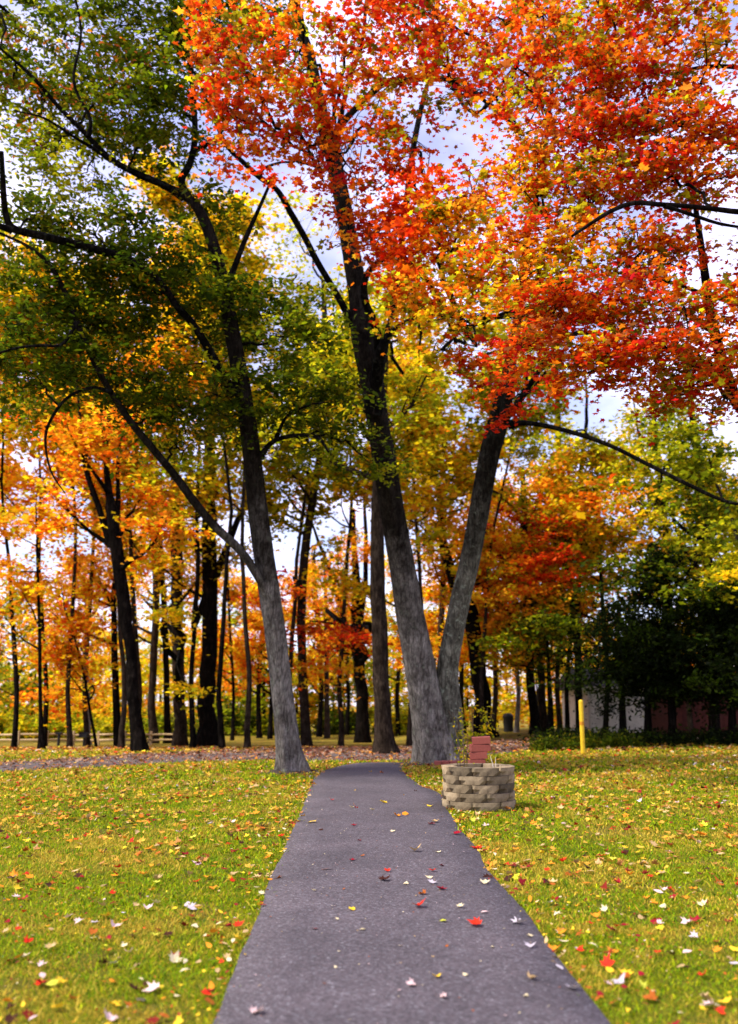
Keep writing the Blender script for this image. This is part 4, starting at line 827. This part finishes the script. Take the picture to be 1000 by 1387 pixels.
# ------------------------------------------------------------------ yellow post
g = ground_hit(790, 1022); yp = empty('yellow_marker_post', tuple(g)); tag(yp, 'leaning yellow plastic marker post on the lawn before the evergreens', 'post')
top = at(787, 950, g[1]); ww = 3.0*mpp(788, 990, g[1]); B = np.array([(*g, ww), (*(g*0.5+top*0.5), ww), (*top, ww)]); B[0, 2] -= 0.1
V, T = tube(B, 14); o = link('post_sleeve', mesh_np('post_sleeve', V, T, M_YELLOW, smooth=True), yp)
dome = []
for k in range(5):
    f = k/4*math.pi/2; dome.append((*(top+np.array([0, 0, math.sin(f)*ww*0.8])), max(ww*math.cos(f), .002)))
V, T = tube(np.array(dome), 14); link('cap', mesh_np('cap', V, T, M_YELLOW, smooth=True), yp)
q = top*0.97+g*0.03
B = np.array([(*(top*0.55+g*0.45), ww*1.02), (*(top*0.62+g*0.38), ww*1.02)]); V, T = tube(B, 14)
link('reflective_band', mesh_np('reflective_band', V, T, simple_mat('orange_band', (0.45, 0.17, 0.01), (0.6, 0.25, 0.02), 8), smooth=True), yp)

# ------------------------------------------------------------------ split rail fence
fe = empty('split_rail_fence', tuple(ground_hit(60, 1011))); tag(fe, 'low pale split rail timber fence along the left of the park', 'fence')
fx = [-60, -18, 24, 63, 99, 133, 168, 204, 240]; posts = []
for i, x in enumerate(fx):
    g = ground_hit(x, 1010 - (0.0 if x < 150 else (x-150)*0.012)); posts.append(g); h = 0.80
    m_ = MB(); m_.box((g[0], g[1], g[2]+h/2-0.1), (0.15, 0.14, h+0.2), pr.uniform(-.1, .1)); o = link('post', m_.mesh('post', M_RAIL), fe); bevel(o, 0.02, 2)
for a, b in zip(posts[:-1], posts[1:]):
    for hz_ in (0.30, 0.60):
        B = np.array([(*(a*(1-u)+b*u+np.array([0, 0, hz_+pr.uniform(-.02, .02)])), 0.055 if 0.1 < u < 0.9 else 0.04) for u in (0, .12, .5, .88, 1)])
        V, T = tube(B, 7, 0, 0.08, pr.randrange(99)); link('rail', mesh_np('rail', V, T, M_RAIL), fe)

# ------------------------------------------------------------------ park grill and post
g = ground_hit(113, 1013); gr = empty('park_grill', tuple(g)); tag(gr, 'black steel park grill box on a post before the fence', 'grill')
s = mpp(113, 1000, g[1]); H = 14*s
V, T = tube(np.array([(g[0], g[1], g[2]-.1, .04), (g[0], g[1], g[2]+H*0.9, .04)]), 10); link('post', mesh_np('post', V, T, M_BLACK, smooth=True), gr)
m_ = MB(); c = g+np.array([0, 0, H]); w, d, hh = 10*s, 0.40, 0.22
m_.box(c+[0, 0, -0.0], (w, d, 0.02)); m_.box(c+[-w/2, 0, hh/2], (0.02, d, hh)); m_.box(c+[w/2, 0, hh/2], (0.02, d, hh)); m_.box(c+[0, d/2, hh/2], (w, 0.02, hh)); m_.box(c+[0, -d/2, hh*.35], (w, 0.02, hh*0.7))
link('firebox', m_.mesh('firebox', M_BLACK), gr)
m_ = MB()
for k in range(9): m_.box(c+[-w/2+w*(k+.5)/9, 0, hh*.8], (0.015, d, 0.012))
link('grate', m_.mesh('grate', M_BLACK), gr)
for sx in (-1, 1):
    V, T = tube(np.array([(*(c+[sx*w*.2, -d/2, hh*.8]), .012), (*(c+[sx*w*.2, -d/2-.15, hh*.8]), .012)]), 6); link('handle', mesh_np('handle', V, T, M_BLACK), gr)
g = ground_hit(79, 1012); bp = empty('short_iron_post', tuple(g)); tag(bp, 'short dark iron post in front of the fence left of the grill', 'post')
V, T = tube(np.array([(*(g-[0, 0, .1]), .07), (*(g+[0, 0, .62]), .07)]), 10); link('shaft', mesh_np('shaft', V, T, M_BLACK, smooth=True), bp)
m_ = MB(); m_.box(g+[0, 0, .66], (0.3, 0.22, 0.10)); link('head', m_.mesh('head', M_BLACK), bp)

# litter bin
g = ground_hit(689, 991); lb = empty('litter_bin', tuple(g)); tag(lb, 'dark litter bin far off under the trees left of the close pair of trunks', 'litter bin')
V, T = tube(np.array([(*(g+[0, 0, z]), rr2) for z, rr2 in ((0, .27), (.05, .28), (.8, .31), (.82, .33), (.88, .33))]), 16); link('drum', mesh_np('drum', V, T, M_BLACK, smooth=True), lb)
V, T = tube(np.array([(*(g+[0, 0, z]), rr2) for z, rr2 in ((.88, .33), (1.0, .26), (1.06, .1), (1.07, .01))]), 16); link('lid', mesh_np('lid', V, T, M_BLACK, smooth=True), lb)

# ------------------------------------------------------------------ buildings behind the evergreens
def building(name, label, px0, px1, D, h, mat, depth, trim, roof_over=0.4, boards=False, rise=1.2):
    a = at(px0, 960, D); b = at(px1, 960, D); z = float(gz((a[0]+b[0])/2, D)); W = b[0]-a[0]; cx = (a[0]+b[0])/2
    e = empty(name, (cx, D+depth/2, z)); tag(e, label, 'building')
    m_ = MB(); m_.box((cx, D+depth/2, z+h/2-.1), (W, depth, h+.2)); link('wall', m_.mesh('wall', mat), e)
    m_ = MB(); x0, x1 = a[0]-roof_over, b[0]+roof_over; y0, y1 = D-roof_over, D+depth+roof_over; zz = z+h+0.003; ym = (y0+y1)/2
    m_.add([(x0, y0, zz), (x1, y0, zz), (x1, y1, zz), (x0, y1, zz), (x0, ym, zz+rise), (x1, ym, zz+rise), (x0, y0, zz+.12), (x1, y0, zz+.12), (x1, y1, zz+.12), (x0, y1, zz+.12), (x0, ym, zz+rise+.12), (x1, ym, zz+rise+.12)],
           [(3, 2, 1, 0), (6, 7, 11, 10), (10, 11, 8, 9), (0, 1, 7, 6), (2, 3, 9, 8), (0, 6, 10, 9, 3, 4)[:6], (1, 5, 2, 8, 11, 7), (0, 4, 3)])
    link('roof', m_.mesh('roof', M_ROOF), e)
    m_ = MB(); m_.box((cx, D-roof_over-.012, z+h+.06), (W+2*roof_over, 0.02, 0.16)); link('fascia', m_.mesh('fascia', trim), e)
    if boards:
        nb = int(W/0.24)
        for i in range(nb):
            m_ = MB(); m_.box((a[0]+(i+.5)*W/nb, D-.014, z+h/2), (W/nb-.02, 0.022, h-.02)); link('board', m_.mesh('board', mat), e)
    return e, a, b, z, W
e, a, b, z, W = building('white_house', 'white walled building half hidden behind the evergreens', 797, 907, 52, 2.4, M_WHITE, 7, M_WHITE)
for u in (0.12,):
    x = a[0]+W*u; m_ = MB(); m_.box((x, 51.985, z+1.0), (0.95, 0.05, 2.0)); d_ = link('door', m_.mesh('door', M_WHITE), e)
building('red_shed', 'dark red boarded shed in the shade under the evergreens', 917, 1000, 43, 2.35, M_REDWALL, 4.5, M_ROOF, 0.3, True, 0.9)

# ------------------------------------------------------------------ grass blades
def in_path(x, y, m=0.0):
    l, r_ = pr_x(y); ok = (x > l-m) & (x < r_+m) & (y < PA[-1, 1]); return ok
def in_lane(x, y):
    yl = np.interp(x, LA[:, 0], LA[:, 1]); yu = np.interp(x, LB[:, 0], LB[:, 1]); return (y > yl) & (y < yu)
def vnoise(x, y, s, seed):
    r = np.random.default_rng(seed); G = r.random((64, 64)); u, v = x/s % 63, y/s % 63; i, j = u.astype(int), v.astype(int); fu, fv = u-i, v-j
    fu = fu*fu*(3-2*fu); fv = fv*fv*(3-2*fv); i2, j2 = (i+1) % 64, (j+1) % 64
    return (G[i, j]*(1-fu)*(1-fv)+G[i2, j]*fu*(1-fv)+G[i, j2]*(1-fu)*fv+G[i2, j2]*fu*fv)
def grass():
    r = np.random.default_rng(21); Vs, Ts, Cs, n0 = [], [], [], 0
    for (y0, y1, dens, hh, ww) in [(3.8, 7.0, 5200, .027, .0036), (7.0, 11, 2300, .030, .0058), (11, 17, 900, .036, .009), (17, 26, 260, .055, .016), (26, 36, 90, .06, .024)]:
        xm = 0.48*y1+0.8; A = (y1-y0)*2*xm; n = int(A*dens); x = r.uniform(-xm, xm, n); y = r.uniform(y0, y1, n)
        edge = r.normal(0, 0.035, n)
        k = ~in_path(x+edge, y, -0.02) & ~in_lane(x, y) & (np.abs(x) < 0.45*y+0.8)
        pch = 0.55*vnoise(x+50, y+50, 0.55, 1)+0.45*vnoise(x+50, y+50, 0.17, 2); k &= (r.random(n) < 0.22+1.2*pch)
        for bb, rb in ((b1, 0.75), (b2, 1.15)): k &= np.hypot(x-bb[0], (y-bb[1]))+r.normal(0, .15, n) > rb
        x, y = x[k], y[k]; n = len(x)
        z = gz(x, y); dry = 0.6*vnoise(x+50, y+50, 0.9, 3)+0.4*vnoise(x+50, y+50, 0.25, 4)
        a = r.uniform(0, 6.28, n); ln = r.uniform(0.1, 1.2, n); h = hh*np.exp(r.normal(0, .35, n)); w = ww*r.uniform(.6, 1.3, n)
        b_ = r.uniform(0, 6.28, n); P0 = np.column_stack([x, y, z-0.004]); d = np.column_stack([np.cos(a)*ln*h, np.sin(a)*ln*h, h]); s = np.column_stack([np.cos(b_)*w, np.sin(b_)*w, 0*w])
        W = np.stack([P0-s, P0+s, P0+d*0.55+s*.7+[0, 0, .001], P0+d*0.55-s*.7, P0+d*np.array([1, 1, .85])+d*np.array([.25, .25, 0])], 1)
        T0 = np.array([(0, 1, 2), (0, 2, 3), (3, 2, 4)]); T = T0[None]+(np.arange(n)*5)[:, None, None]
        g1 = np.array((0.16, 0.27, 0.004)); g2 = np.array((0.36, 0.39, 0.005)); g3 = np.array((0.50, 0.36, 0.04)); g4 = np.array((0.06, 0.105, 0.006))
        u = r.random(n); base = np.where((u < 0.45)[:, None], g1, np.where((u < 0.85)[:, None], g2, g4)); isdry = r.random(n) < np.clip((dry-0.40)*2.6, 0.05, 0.85); base = np.where(isdry[:, None], g3, base)
        base = base*np.exp(r.normal(0, .2, (n, 1)))*(1+r.normal(0, .06, (n, 3)))
        Vs.append(W.reshape(-1, 3)); Ts.append(T.reshape(-1, 3)+n0); Cs.append(np.repeat(np.clip(base, .005, .8), 5, 0)); n0 += n*5
    o = link('grass', mesh_np('grass', np.concatenate(Vs), np.concatenate(Ts), GRASS, np.concatenate(Cs))); tag(o, 'short yellowish green grass blades on both sides of the path', kind='stuff')
grass()

# ------------------------------------------------------------------ fallen leaves
LC = {'red': (0.60, 0.03, 0.012), 'crimson': (0.26, 0.008, 0.02), 'dark brown': (0.055, 0.018, 0.012), 'rust': (0.38, 0.10, 0.015), 'orange': (0.75, 0.25, 0.02), 'yellow': (0.85, 0.52, 0.03), 'cream': (0.72, 0.60, 0.36), 'pale pink': (0.72, 0.50, 0.48), 'lilac grey': (0.50, 0.44, 0.48), 'tan': (0.50, 0.33, 0.15), 'dark red': (0.20, 0.02, 0.012), 'yellow green': (0.50, 0.50, 0.05)}
def fallen_mesh(seed, colour, shape):
    r = np.random.default_rng(seed); V0, T0 = TM if shape < 3 else TO; V = V0.copy(); n = len(V)
    rr = (V[:, :2]**2).sum(1); th = np.arctan2(V[:, 1], V[:, 0]); V[:, :2] *= (1+r.normal(0, .06, (n, 1)))
    cur = r.uniform(0.1, 0.75); V[:, 2] = rr*cur*(0.9+0.6*np.cos(2*th+r.uniform(0, 6))) + np.abs(V[:, 0])*r.uniform(0, .45) + r.normal(0, .02, n); V[:, 2] -= V[:, 2].min()-0.03
    if shape == 4: V[:, 0] *= 1.5
    # stem
    k = n; y0 = V[1, 1] if shape < 3 else V[0, 1]; z0 = V[1 if shape < 3 else 0, 2]; b = r.normal(0, .25)
    st = np.array([(-.012, y0, z0), (.012, y0, z0), (b*.5+.012, y0-.3, z0+.08), (b*.5-.012, y0-.3, z0+.08), (b, y0-.55, z0+.15)]); V = np.vstack([V, st])
    T = np.vstack([T0, np.array([(k, k+1, k+2), (k, k+2, k+3), (k+3, k+2, k+4)])])
    c = np.tile(np.array(LC[colour]), (len(V), 1))*np.exp(r.normal(0, .12, (len(V), 1))); c[k:] = (0.35, 0.2, 0.08)
    return mesh_np('fallen_leaf', V, T, LITTER, np.clip(c, 0, .9))
_fm = {}
def fmesh(colour, v):
    key = (colour, v)
    if key not in _fm: _fm[key] = fallen_mesh(hash(colour) % 1 + v*17+len(colour)*3, colour, [0, 1, 2, 3, 4][v % 5])
    return _fm[key]
adj = ['flat', 'curled', 'upturned', 'crumpled', 'splayed']
used_labels = {}
def drop(x, y, colour, size, where, group, v=None, onpath=False):
    v = pr.randrange(5) if v is None else v
    o = bpy.data.objects.new('fallen_leaf', fmesh(colour, v)); COL.objects.link(o)
    zz = float(gz(x, y)) + (0.034 if onpath else 0.018)
    if onpath:
        l, r_ = pr_x(y); u = np.clip((x-l)/(r_-l), 0, 1); zz += 0.08*u*(1-u)
    o.location = (x, y, zz); t_ = 0.22 if onpath else 0.45
    o.rotation_euler = (pr.uniform(-t_, t_), pr.uniform(-t_, t_), pr.uniform(0, 6.28)); o.scale = (size,)*3
    tag(o, f'{adj[v % 5]} {colour} leaf {where}', 'fallen leaf', group); return o
# those on the asphalt, one by one
path_leaves = [(520,1201,'dark brown',13,'a fingertip right of the rust one in mid path'),(442,1185,'rust',11,'left of mid path a third of the way up'),(477,1242,'yellow',8,'alone left of centre on the asphalt'),(427,1267,'dark red',8,'near the left edge of the asphalt'),(492,1270,'cream',7,'just right below the yellow one left of centre'),(457,1255,'cream',5,'tiny, between the dark red and yellow ones'),(455,1323,'cream',5,'tiny, low and left of centre'),(440,1343,'rust',5,'tiny, low near the left edge'),(347,1382,'pale pink',16,'with long stem at the bottom left corner of the path'),(426,1214,'cream',5,'tiny, above the dark red one near the left edge'),(466,1213,'rust',5,'tiny, left of the dark brown mid path leaf'),(487,1145,'crimson',6,'left of centre beside the tree shade'),(477,1172,'crimson',7,'just above the rust leaf left of centre'),(492,1166,'rust',5,'tiny, beside the crimson leaf left of centre'),(423,1118,'yellow',12,'on the left edge of the asphalt far up'),(435,1129,'dark brown',6,'by the left edge beyond the rust leaf'),(477,1099,'cream',6,'far up on the left half of the path'),(480,1124,'crimson',7,'far up left of the yellow pair'),(450,1088,'red',5,'tiny, far up near the left edge'),
(520,1092,'yellow',9,'far up in mid path'),(549,1108,'orange',10,'far up, right one of the touching pair'),(538,1111,'orange',8,'far up, left one of the touching pair'),(583,1096,'yellow',10,'at the right edge beside the planter'),(532,1132,'cream',6,'in mid path below the orange pair'),(504,1102,'cream',6,'far up left of the orange pair'),(584,1121,'crimson',8,'at the right edge below the planter'),(597,1110,'pale pink',8,'on the right edge nearest the planter corner'),(590,1118,'tan',9,'at the right edge between planter and bright red leaf'),(562,1159,'tan',12,'right of centre above the white cluster'),(594,1161,'cream',7,'right half, level with the tan leaf'),(598,1179,'crimson',8,'right half below the cream one'),(525,1189,'red',8,'just above the dark brown mid path leaf'),(586,1188,'red',8,'right half above the pale cluster'),(581,1197,'cream',9,'top of the pale cluster right of centre'),(586,1204,'lilac grey',10,'bottom of the pale cluster right of centre'),(550,1206,'cream',8,'thin, right of the dark brown leaf'),(596,1213,'crimson',11,'right of centre below the pale cluster'),(573,1220,'rust',10,'right of centre left of the large crimson one'),(567,1237,'red',14,'with yellow stem right of centre'),(656,1203,'cream',11,'with long stem near the right edge'),(622,1237,'cream',8,'right half left of the pink one'),(656,1245,'pale pink',8,'right half near the edge'),(645,1262,'red',16,'brightest on the asphalt, right half'),(601,1259,'yellow green',9,'left of the brightest red leaf'),(605,1294,'rust',6,'tiny, below the yellow green one'),(702,1259,'lilac grey',14,'at the right edge, highest of the pale line'),(716,1277,'cream',8,'at the right edge, second of the pale line'),(718,1290,'lilac grey',12,'at the right edge, third of the pale line'),(667,1292,'cream',6,'tiny, inside the right edge'),(757,1320,'lilac grey',15,'on the right edge by the orange pair in the grass'),(719,1336,'tan',12,'right half near the bottom'),(777,1347,'lilac grey',16,'on the right edge near the bottom'),(591,1338,'yellow',10,'bottom centre of the path'),(630,1334,'cream',7,'bottom right of centre'),(558,1350,'pale pink',11,'with upright stem, bottom centre left'),(600,1365,'pale pink',9,'at the very bottom in mid path'),(712,1362,'cream',8,'bottom right inside the edge'),(586,1310,'tan',4,'tiny, above the yellow bottom leaf'),(543,1293,'cream',5,'tiny, in mid path'),(618,1134,'crimson',10,'on the right edge beyond the bright red grass leaf')]
for px, py, c, wpx, where in path_leaves:
    g = ground_hit(px, py); drop(g[0], g[1]-0.03, c, wpx*mpp(px, py, g[1])*1.35, where, 'fallen leaves on the asphalt path', onpath=True)
lawn_leaves = [(153,1213,'red',9,'left lawn, small star left of centre'),(211,1345,'pale pink',22,'left lawn, palest large one near the bottom'),(237,1306,'cream',18,'left lawn, upright above the palest large one'),(155,1366,'yellow',17,'left lawn, bright at the bottom'),(185,1343,'dark brown',20,'left lawn, beside the palest large one'),(265,1258,'cream',13,'left lawn, right of the dark red one'),(251,1259,'dark red',15,'left lawn, in the middle near the path'),(145,1245,'yellow',17,'left lawn, long and pale'),(110,1251,'pale pink',13,'left lawn, left of the long yellow one'),(156,1258,'pale pink',16,'left lawn, below the long yellow one'),(130,1273,'cream',12,'left lawn, below the pair of pinks'),(60,1326,'pale pink',12,'left lawn, upper of three at lower left'),(38,1298,'cream',11,'left lawn, near the left edge'),(40,1282,'red',14,'left lawn, upright near the left edge'),(18,1306,'dark red',15,'left lawn, at the left edge'),(100,1355,'red',15,'left lawn, upright near the bottom'),(12,1360,'orange',14,'left lawn, in the bottom left corner'),(18,1368,'dark brown',13,'left lawn, below the orange corner one'),(285,1360,'rust',22,'left lawn, by the path at the bottom'),(301,1309,'red',9,'left lawn, small, beside the path'),(310,1257,'crimson',12,'left lawn, left of a touching pair near the path'),(323,1259,'red',14,'left lawn, right of a touching pair near the path'),(80,1371,'yellow',18,'left lawn, long at the bottom'),(150,1385,'pale pink',20,'left lawn, cut by the bottom edge'),(59,1311,'pale pink',12,'left lawn, pale above the lower left three'),(141,1307,'dark brown',15,'left lawn, curled in mid lawn'),(218,1340,'yellow',14,'left lawn, just behind the palest large one'),(198,1336,'dark brown',12,'left lawn, behind the yellow one'),(230,1268,'dark brown',14,'left lawn, beside the pale clump'),(212,1226,'cream',14,'left lawn, mid lawn twin tan'),(172,1193,'lilac grey',12,'left lawn, mid distance'),(205,1151,'yellow',14,'left lawn, mid distance bright'),(259,1234,'lilac grey',13,'left lawn, pale near the path'),(270,1232,'yellow',11,'left lawn, yellow near the path'),(285,1285,'orange',13,'left lawn, orange near the path'),
(647,1153,'red',15,'right lawn, bright against the path edge'),(820,1313,'red',21,'right lawn, brightest red near the bottom'),(842,1322,'yellow',20,'right lawn, touching the brightest red one'),(838,1335,'lilac grey',20,'right lawn, under the bright yellow one'),(827,1264,'dark red',18,'right lawn, dark star in mid lawn'),(865,1240,'yellow',20,'right lawn, large upper yellow'),(888,1250,'crimson',17,'right lawn, beside the large upper yellow'),(891,1260,'yellow',12,'right lawn, under the crimson one'),(948,1133,'orange',18,'right lawn, largest orange far off'),(965,1278,'rust',17,'right lawn, brown orange near the right edge'),(993,1290,'yellow',20,'right lawn, cut by the right edge'),(979,1360,'yellow',20,'right lawn, bright in the bottom right corner'),(958,1365,'pale pink',18,'right lawn, left of the corner yellow'),(970,1374,'red',14,'right lawn, under the corner yellow'),(750,1290,'orange',17,'right lawn, upper of a pair on the path edge'),(756,1302,'tan',18,'right lawn, lower of a pair on the path edge'),(940,1250,'crimson',17,'right lawn, curled near a dark blot'),(930,1253,'pale pink',16,'right lawn, left of the curled crimson'),(906,1296,'dark brown',12,'right lawn, dark blot below the pinks'),(754,1242,'cream',10,'right lawn, near the path edge middle'),(745,1226,'lilac grey',9,'right lawn, small near the path'),(890,1210,'pale pink',14,'right lawn, mid distance pink'),(950,1228,'cream',14,'right lawn, upright near the right edge'),(818,1235,'cream',10,'right lawn, mid lawn pale'),(985,1250,'dark red',12,'right lawn, dark at the right edge'),(690,1222,'yellow',9,'right lawn, small by the path'),(775,1343,'lilac grey',8,'right lawn, small at the bottom path edge'),(880,1358,'rust',20,'right lawn, dull at the bottom'),(929,1293,'pale pink',13,'right lawn, right of mid lawn'),(992,1310,'lilac grey',15,'right lawn, under the edge yellow'),(829,1361,'rust',13,'right lawn, dull at the bottom left of corner')]
for px, py, c, wpx, where in lawn_leaves:
    g = ground_hit(px, py); drop(g[0], g[1]-0.04, c, wpx*mpp(px, py, g[1])*1.1, where, 'large fallen leaves on the lawn')
names = list(LC); wts = np.array([1.5, 1.3, 2.0, 2.4, 2.0, 1.4, .7, 1.1, .6, 2.6, 1.4, .6]); wts /= wts.sum()
def zone(x, y):
    side = 'left' if x < 0 else 'right'; l, r_ = pr_x(y); dp = (l-x) if x < 0 else (x-r_)
    dist = 'at the picture bottom' if y < 5.4 else ('low on the lawn' if y < 6.3 else ('mid lawn' if y < 7.2 else 'farther up'))
    return f'{dist}, {"beside the path" if dp < 0.5 else ("a stride off" if dp < 1.4 else "far from the path")}, {side} side'
rl = np.random.default_rng(31); cnt = 0
while cnt < 168:
    y = rl.uniform(4.2, 8.2)
    x = rl.uniform(-0.43*y, 0.43*y)
    if in_path(np.array(x), np.array(y), 0.02): continue
    for _ in range(60):
        c = names[rl.choice(len(names), p=wts)]; v_ = int(rl.integers(5)); lb_ = (c, v_, zone(x, y))
        if lb_ not in used_labels: break
    used_labels[lb_] = 1
    drop(x, y, c, rl.uniform(0.045, 0.085), zone(x, y), 'smaller fallen leaves in the near grass', v=v_); cnt += 1
# the rest as litter
def litter():
    r = np.random.default_rng(41); Vs, Ts, Cs, n0 = [], [], [], 0; cl = np.array([LC[n] for n in names])
    wl = wts*np.array([1, 1, 1.3, 1.5, 1.5, 1.3, .35, .45, .25, 1.4, 1.2, 1]); wl /= wl.sum()
    for (y0, y1, dens, tpl, s0, s1, prob) in [(3.8, 8.2, 110, TO, .012, .042, wts), (8.2, 13, 42, TM, .06, .10, wts), (13, 20, 48, TMID, .07, .12, wts), (20, 30, 42, TMID, .09, .14, wts), (30, 44, 24, TS, .12, .2, wts)]:
        xm = 0.48*y1+1; n = int((y1-y0)*2*xm*dens); x = r.uniform(-xm, xm, n); y = r.uniform(y0, y1, n)
        pn = vnoise(x+60, y+60, 0.8, 7)*.6+vnoise(x+60, y+60, 2.5, 8)*.4
        inl, inp = in_lane(x, y), in_path(x, y, -0.06)
        k = (r.random(n) < 0.25+1.2*np.clip(pn-.2, 0, 1)) | inl; k &= ~(inp & (r.random(n) > (0.03 if y0 > 12 else 0.0))); k |= inl
        x, y, inl = x[k], y[k], inl[k]; n = len(x)
        col = cl[r.choice(len(names), n, p=wl)]*np.exp(r.normal(0, .2, (n, 1)))
        far = (y > 9); w2 = r.random(n) < 0.45; col = np.where((far & w2 & ~inl)[:, None], np.array([(.62, .30, .04), (.70, .42, .05), (.45, .2, .06)])[r.integers(0, 3, n)], col)
        pk = inl & (r.random(n) < 0.7); col = np.where(pk[:, None], np.array([(.26, .13, .08), (.15, .07, .045), (.42, .27, .18), (.28, .09, .04)])[r.integers(0, 4, n)], col)
        P_ = np.column_stack([x, y, gz(x, y)+0.016+r.random(n)*.016]); V, T, C = scatter(tpl, P_, r.uniform(s0, s1, n), 0.35, np.clip(col, .01, .85), 0.4, r=r, droop=.3)
        Vs.append(V); Ts.append(T+n0); Cs.append(C); n0 += len(V)
    # dense on the lane
    n = 6500; x = r.uniform(-16, 9, n); y = r.uniform(19, 42, n); k = in_lane(x, y); x, y = x[k], y[k]; n = len(x)
    col = np.array([(.26, .13, .08), (.15, .07, .045), (.42, .27, .18), (.28, .09, .04), (.42, .19, .04)])[r.integers(0, 5, n)]
    V, T, C = scatter(TMID, np.column_stack([x, y, gz(x, y)+.06+r.random(n)*.02]), r.uniform(.10, .17, n), .4, col, .4, r=r, droop=.3); Vs.append(V); Ts.append(T+n0); Cs.append(C); n0 += len(V)
    # drift along the path edges
    for Pe, sgn in ((PA, -1), (PB, 1)):
        n = 420; i = r.integers(50, NP, n); x = Pe[i, 0]+sgn*np.abs(r.normal(.03, .22, n)); y = Pe[i, 1]+r.uniform(-.1, .1, n); col = cl[r.choice([1, 3, 4, 5, 6, 9], n)]
        V, T, C = scatter(TO, np.column_stack([x, y, gz(x, y)+.035]), r.uniform(.03, .08, n), .4, col, .4, r=r); Vs.append(V); Ts.append(T+n0); Cs.append(C); n0 += len(V)
    # crumbs on the asphalt
    n = 260; y = r.uniform(4.2, 14, n); l, r2 = pr_x(y); x = l+(r2-l)*r.uniform(.03, .97, n); u = (x-l)/(r2-l)
    V, T, C = scatter(TO, np.column_stack([x, y, .036+.08*u*(1-u)]), r.uniform(.008, .024, n), .2, cl[r.choice([6, 7, 9, 3], n)], .2, r=r); Vs.append(V); Ts.append(T+n0); Cs.append(C)
    o = link('leaf_litter', mesh_np('leaf_litter', np.concatenate(Vs), np.concatenate(Ts), LITTER, np.concatenate(Cs))); tag(o, 'small and distant fallen leaves scattered over lawn and lane', kind='stuff')
litter()
print('TRIS', sum(len(o.data.polygons) for o in bpy.data.objects if o.type == 'MESH'), 'OBJ', len(bpy.data.objects))
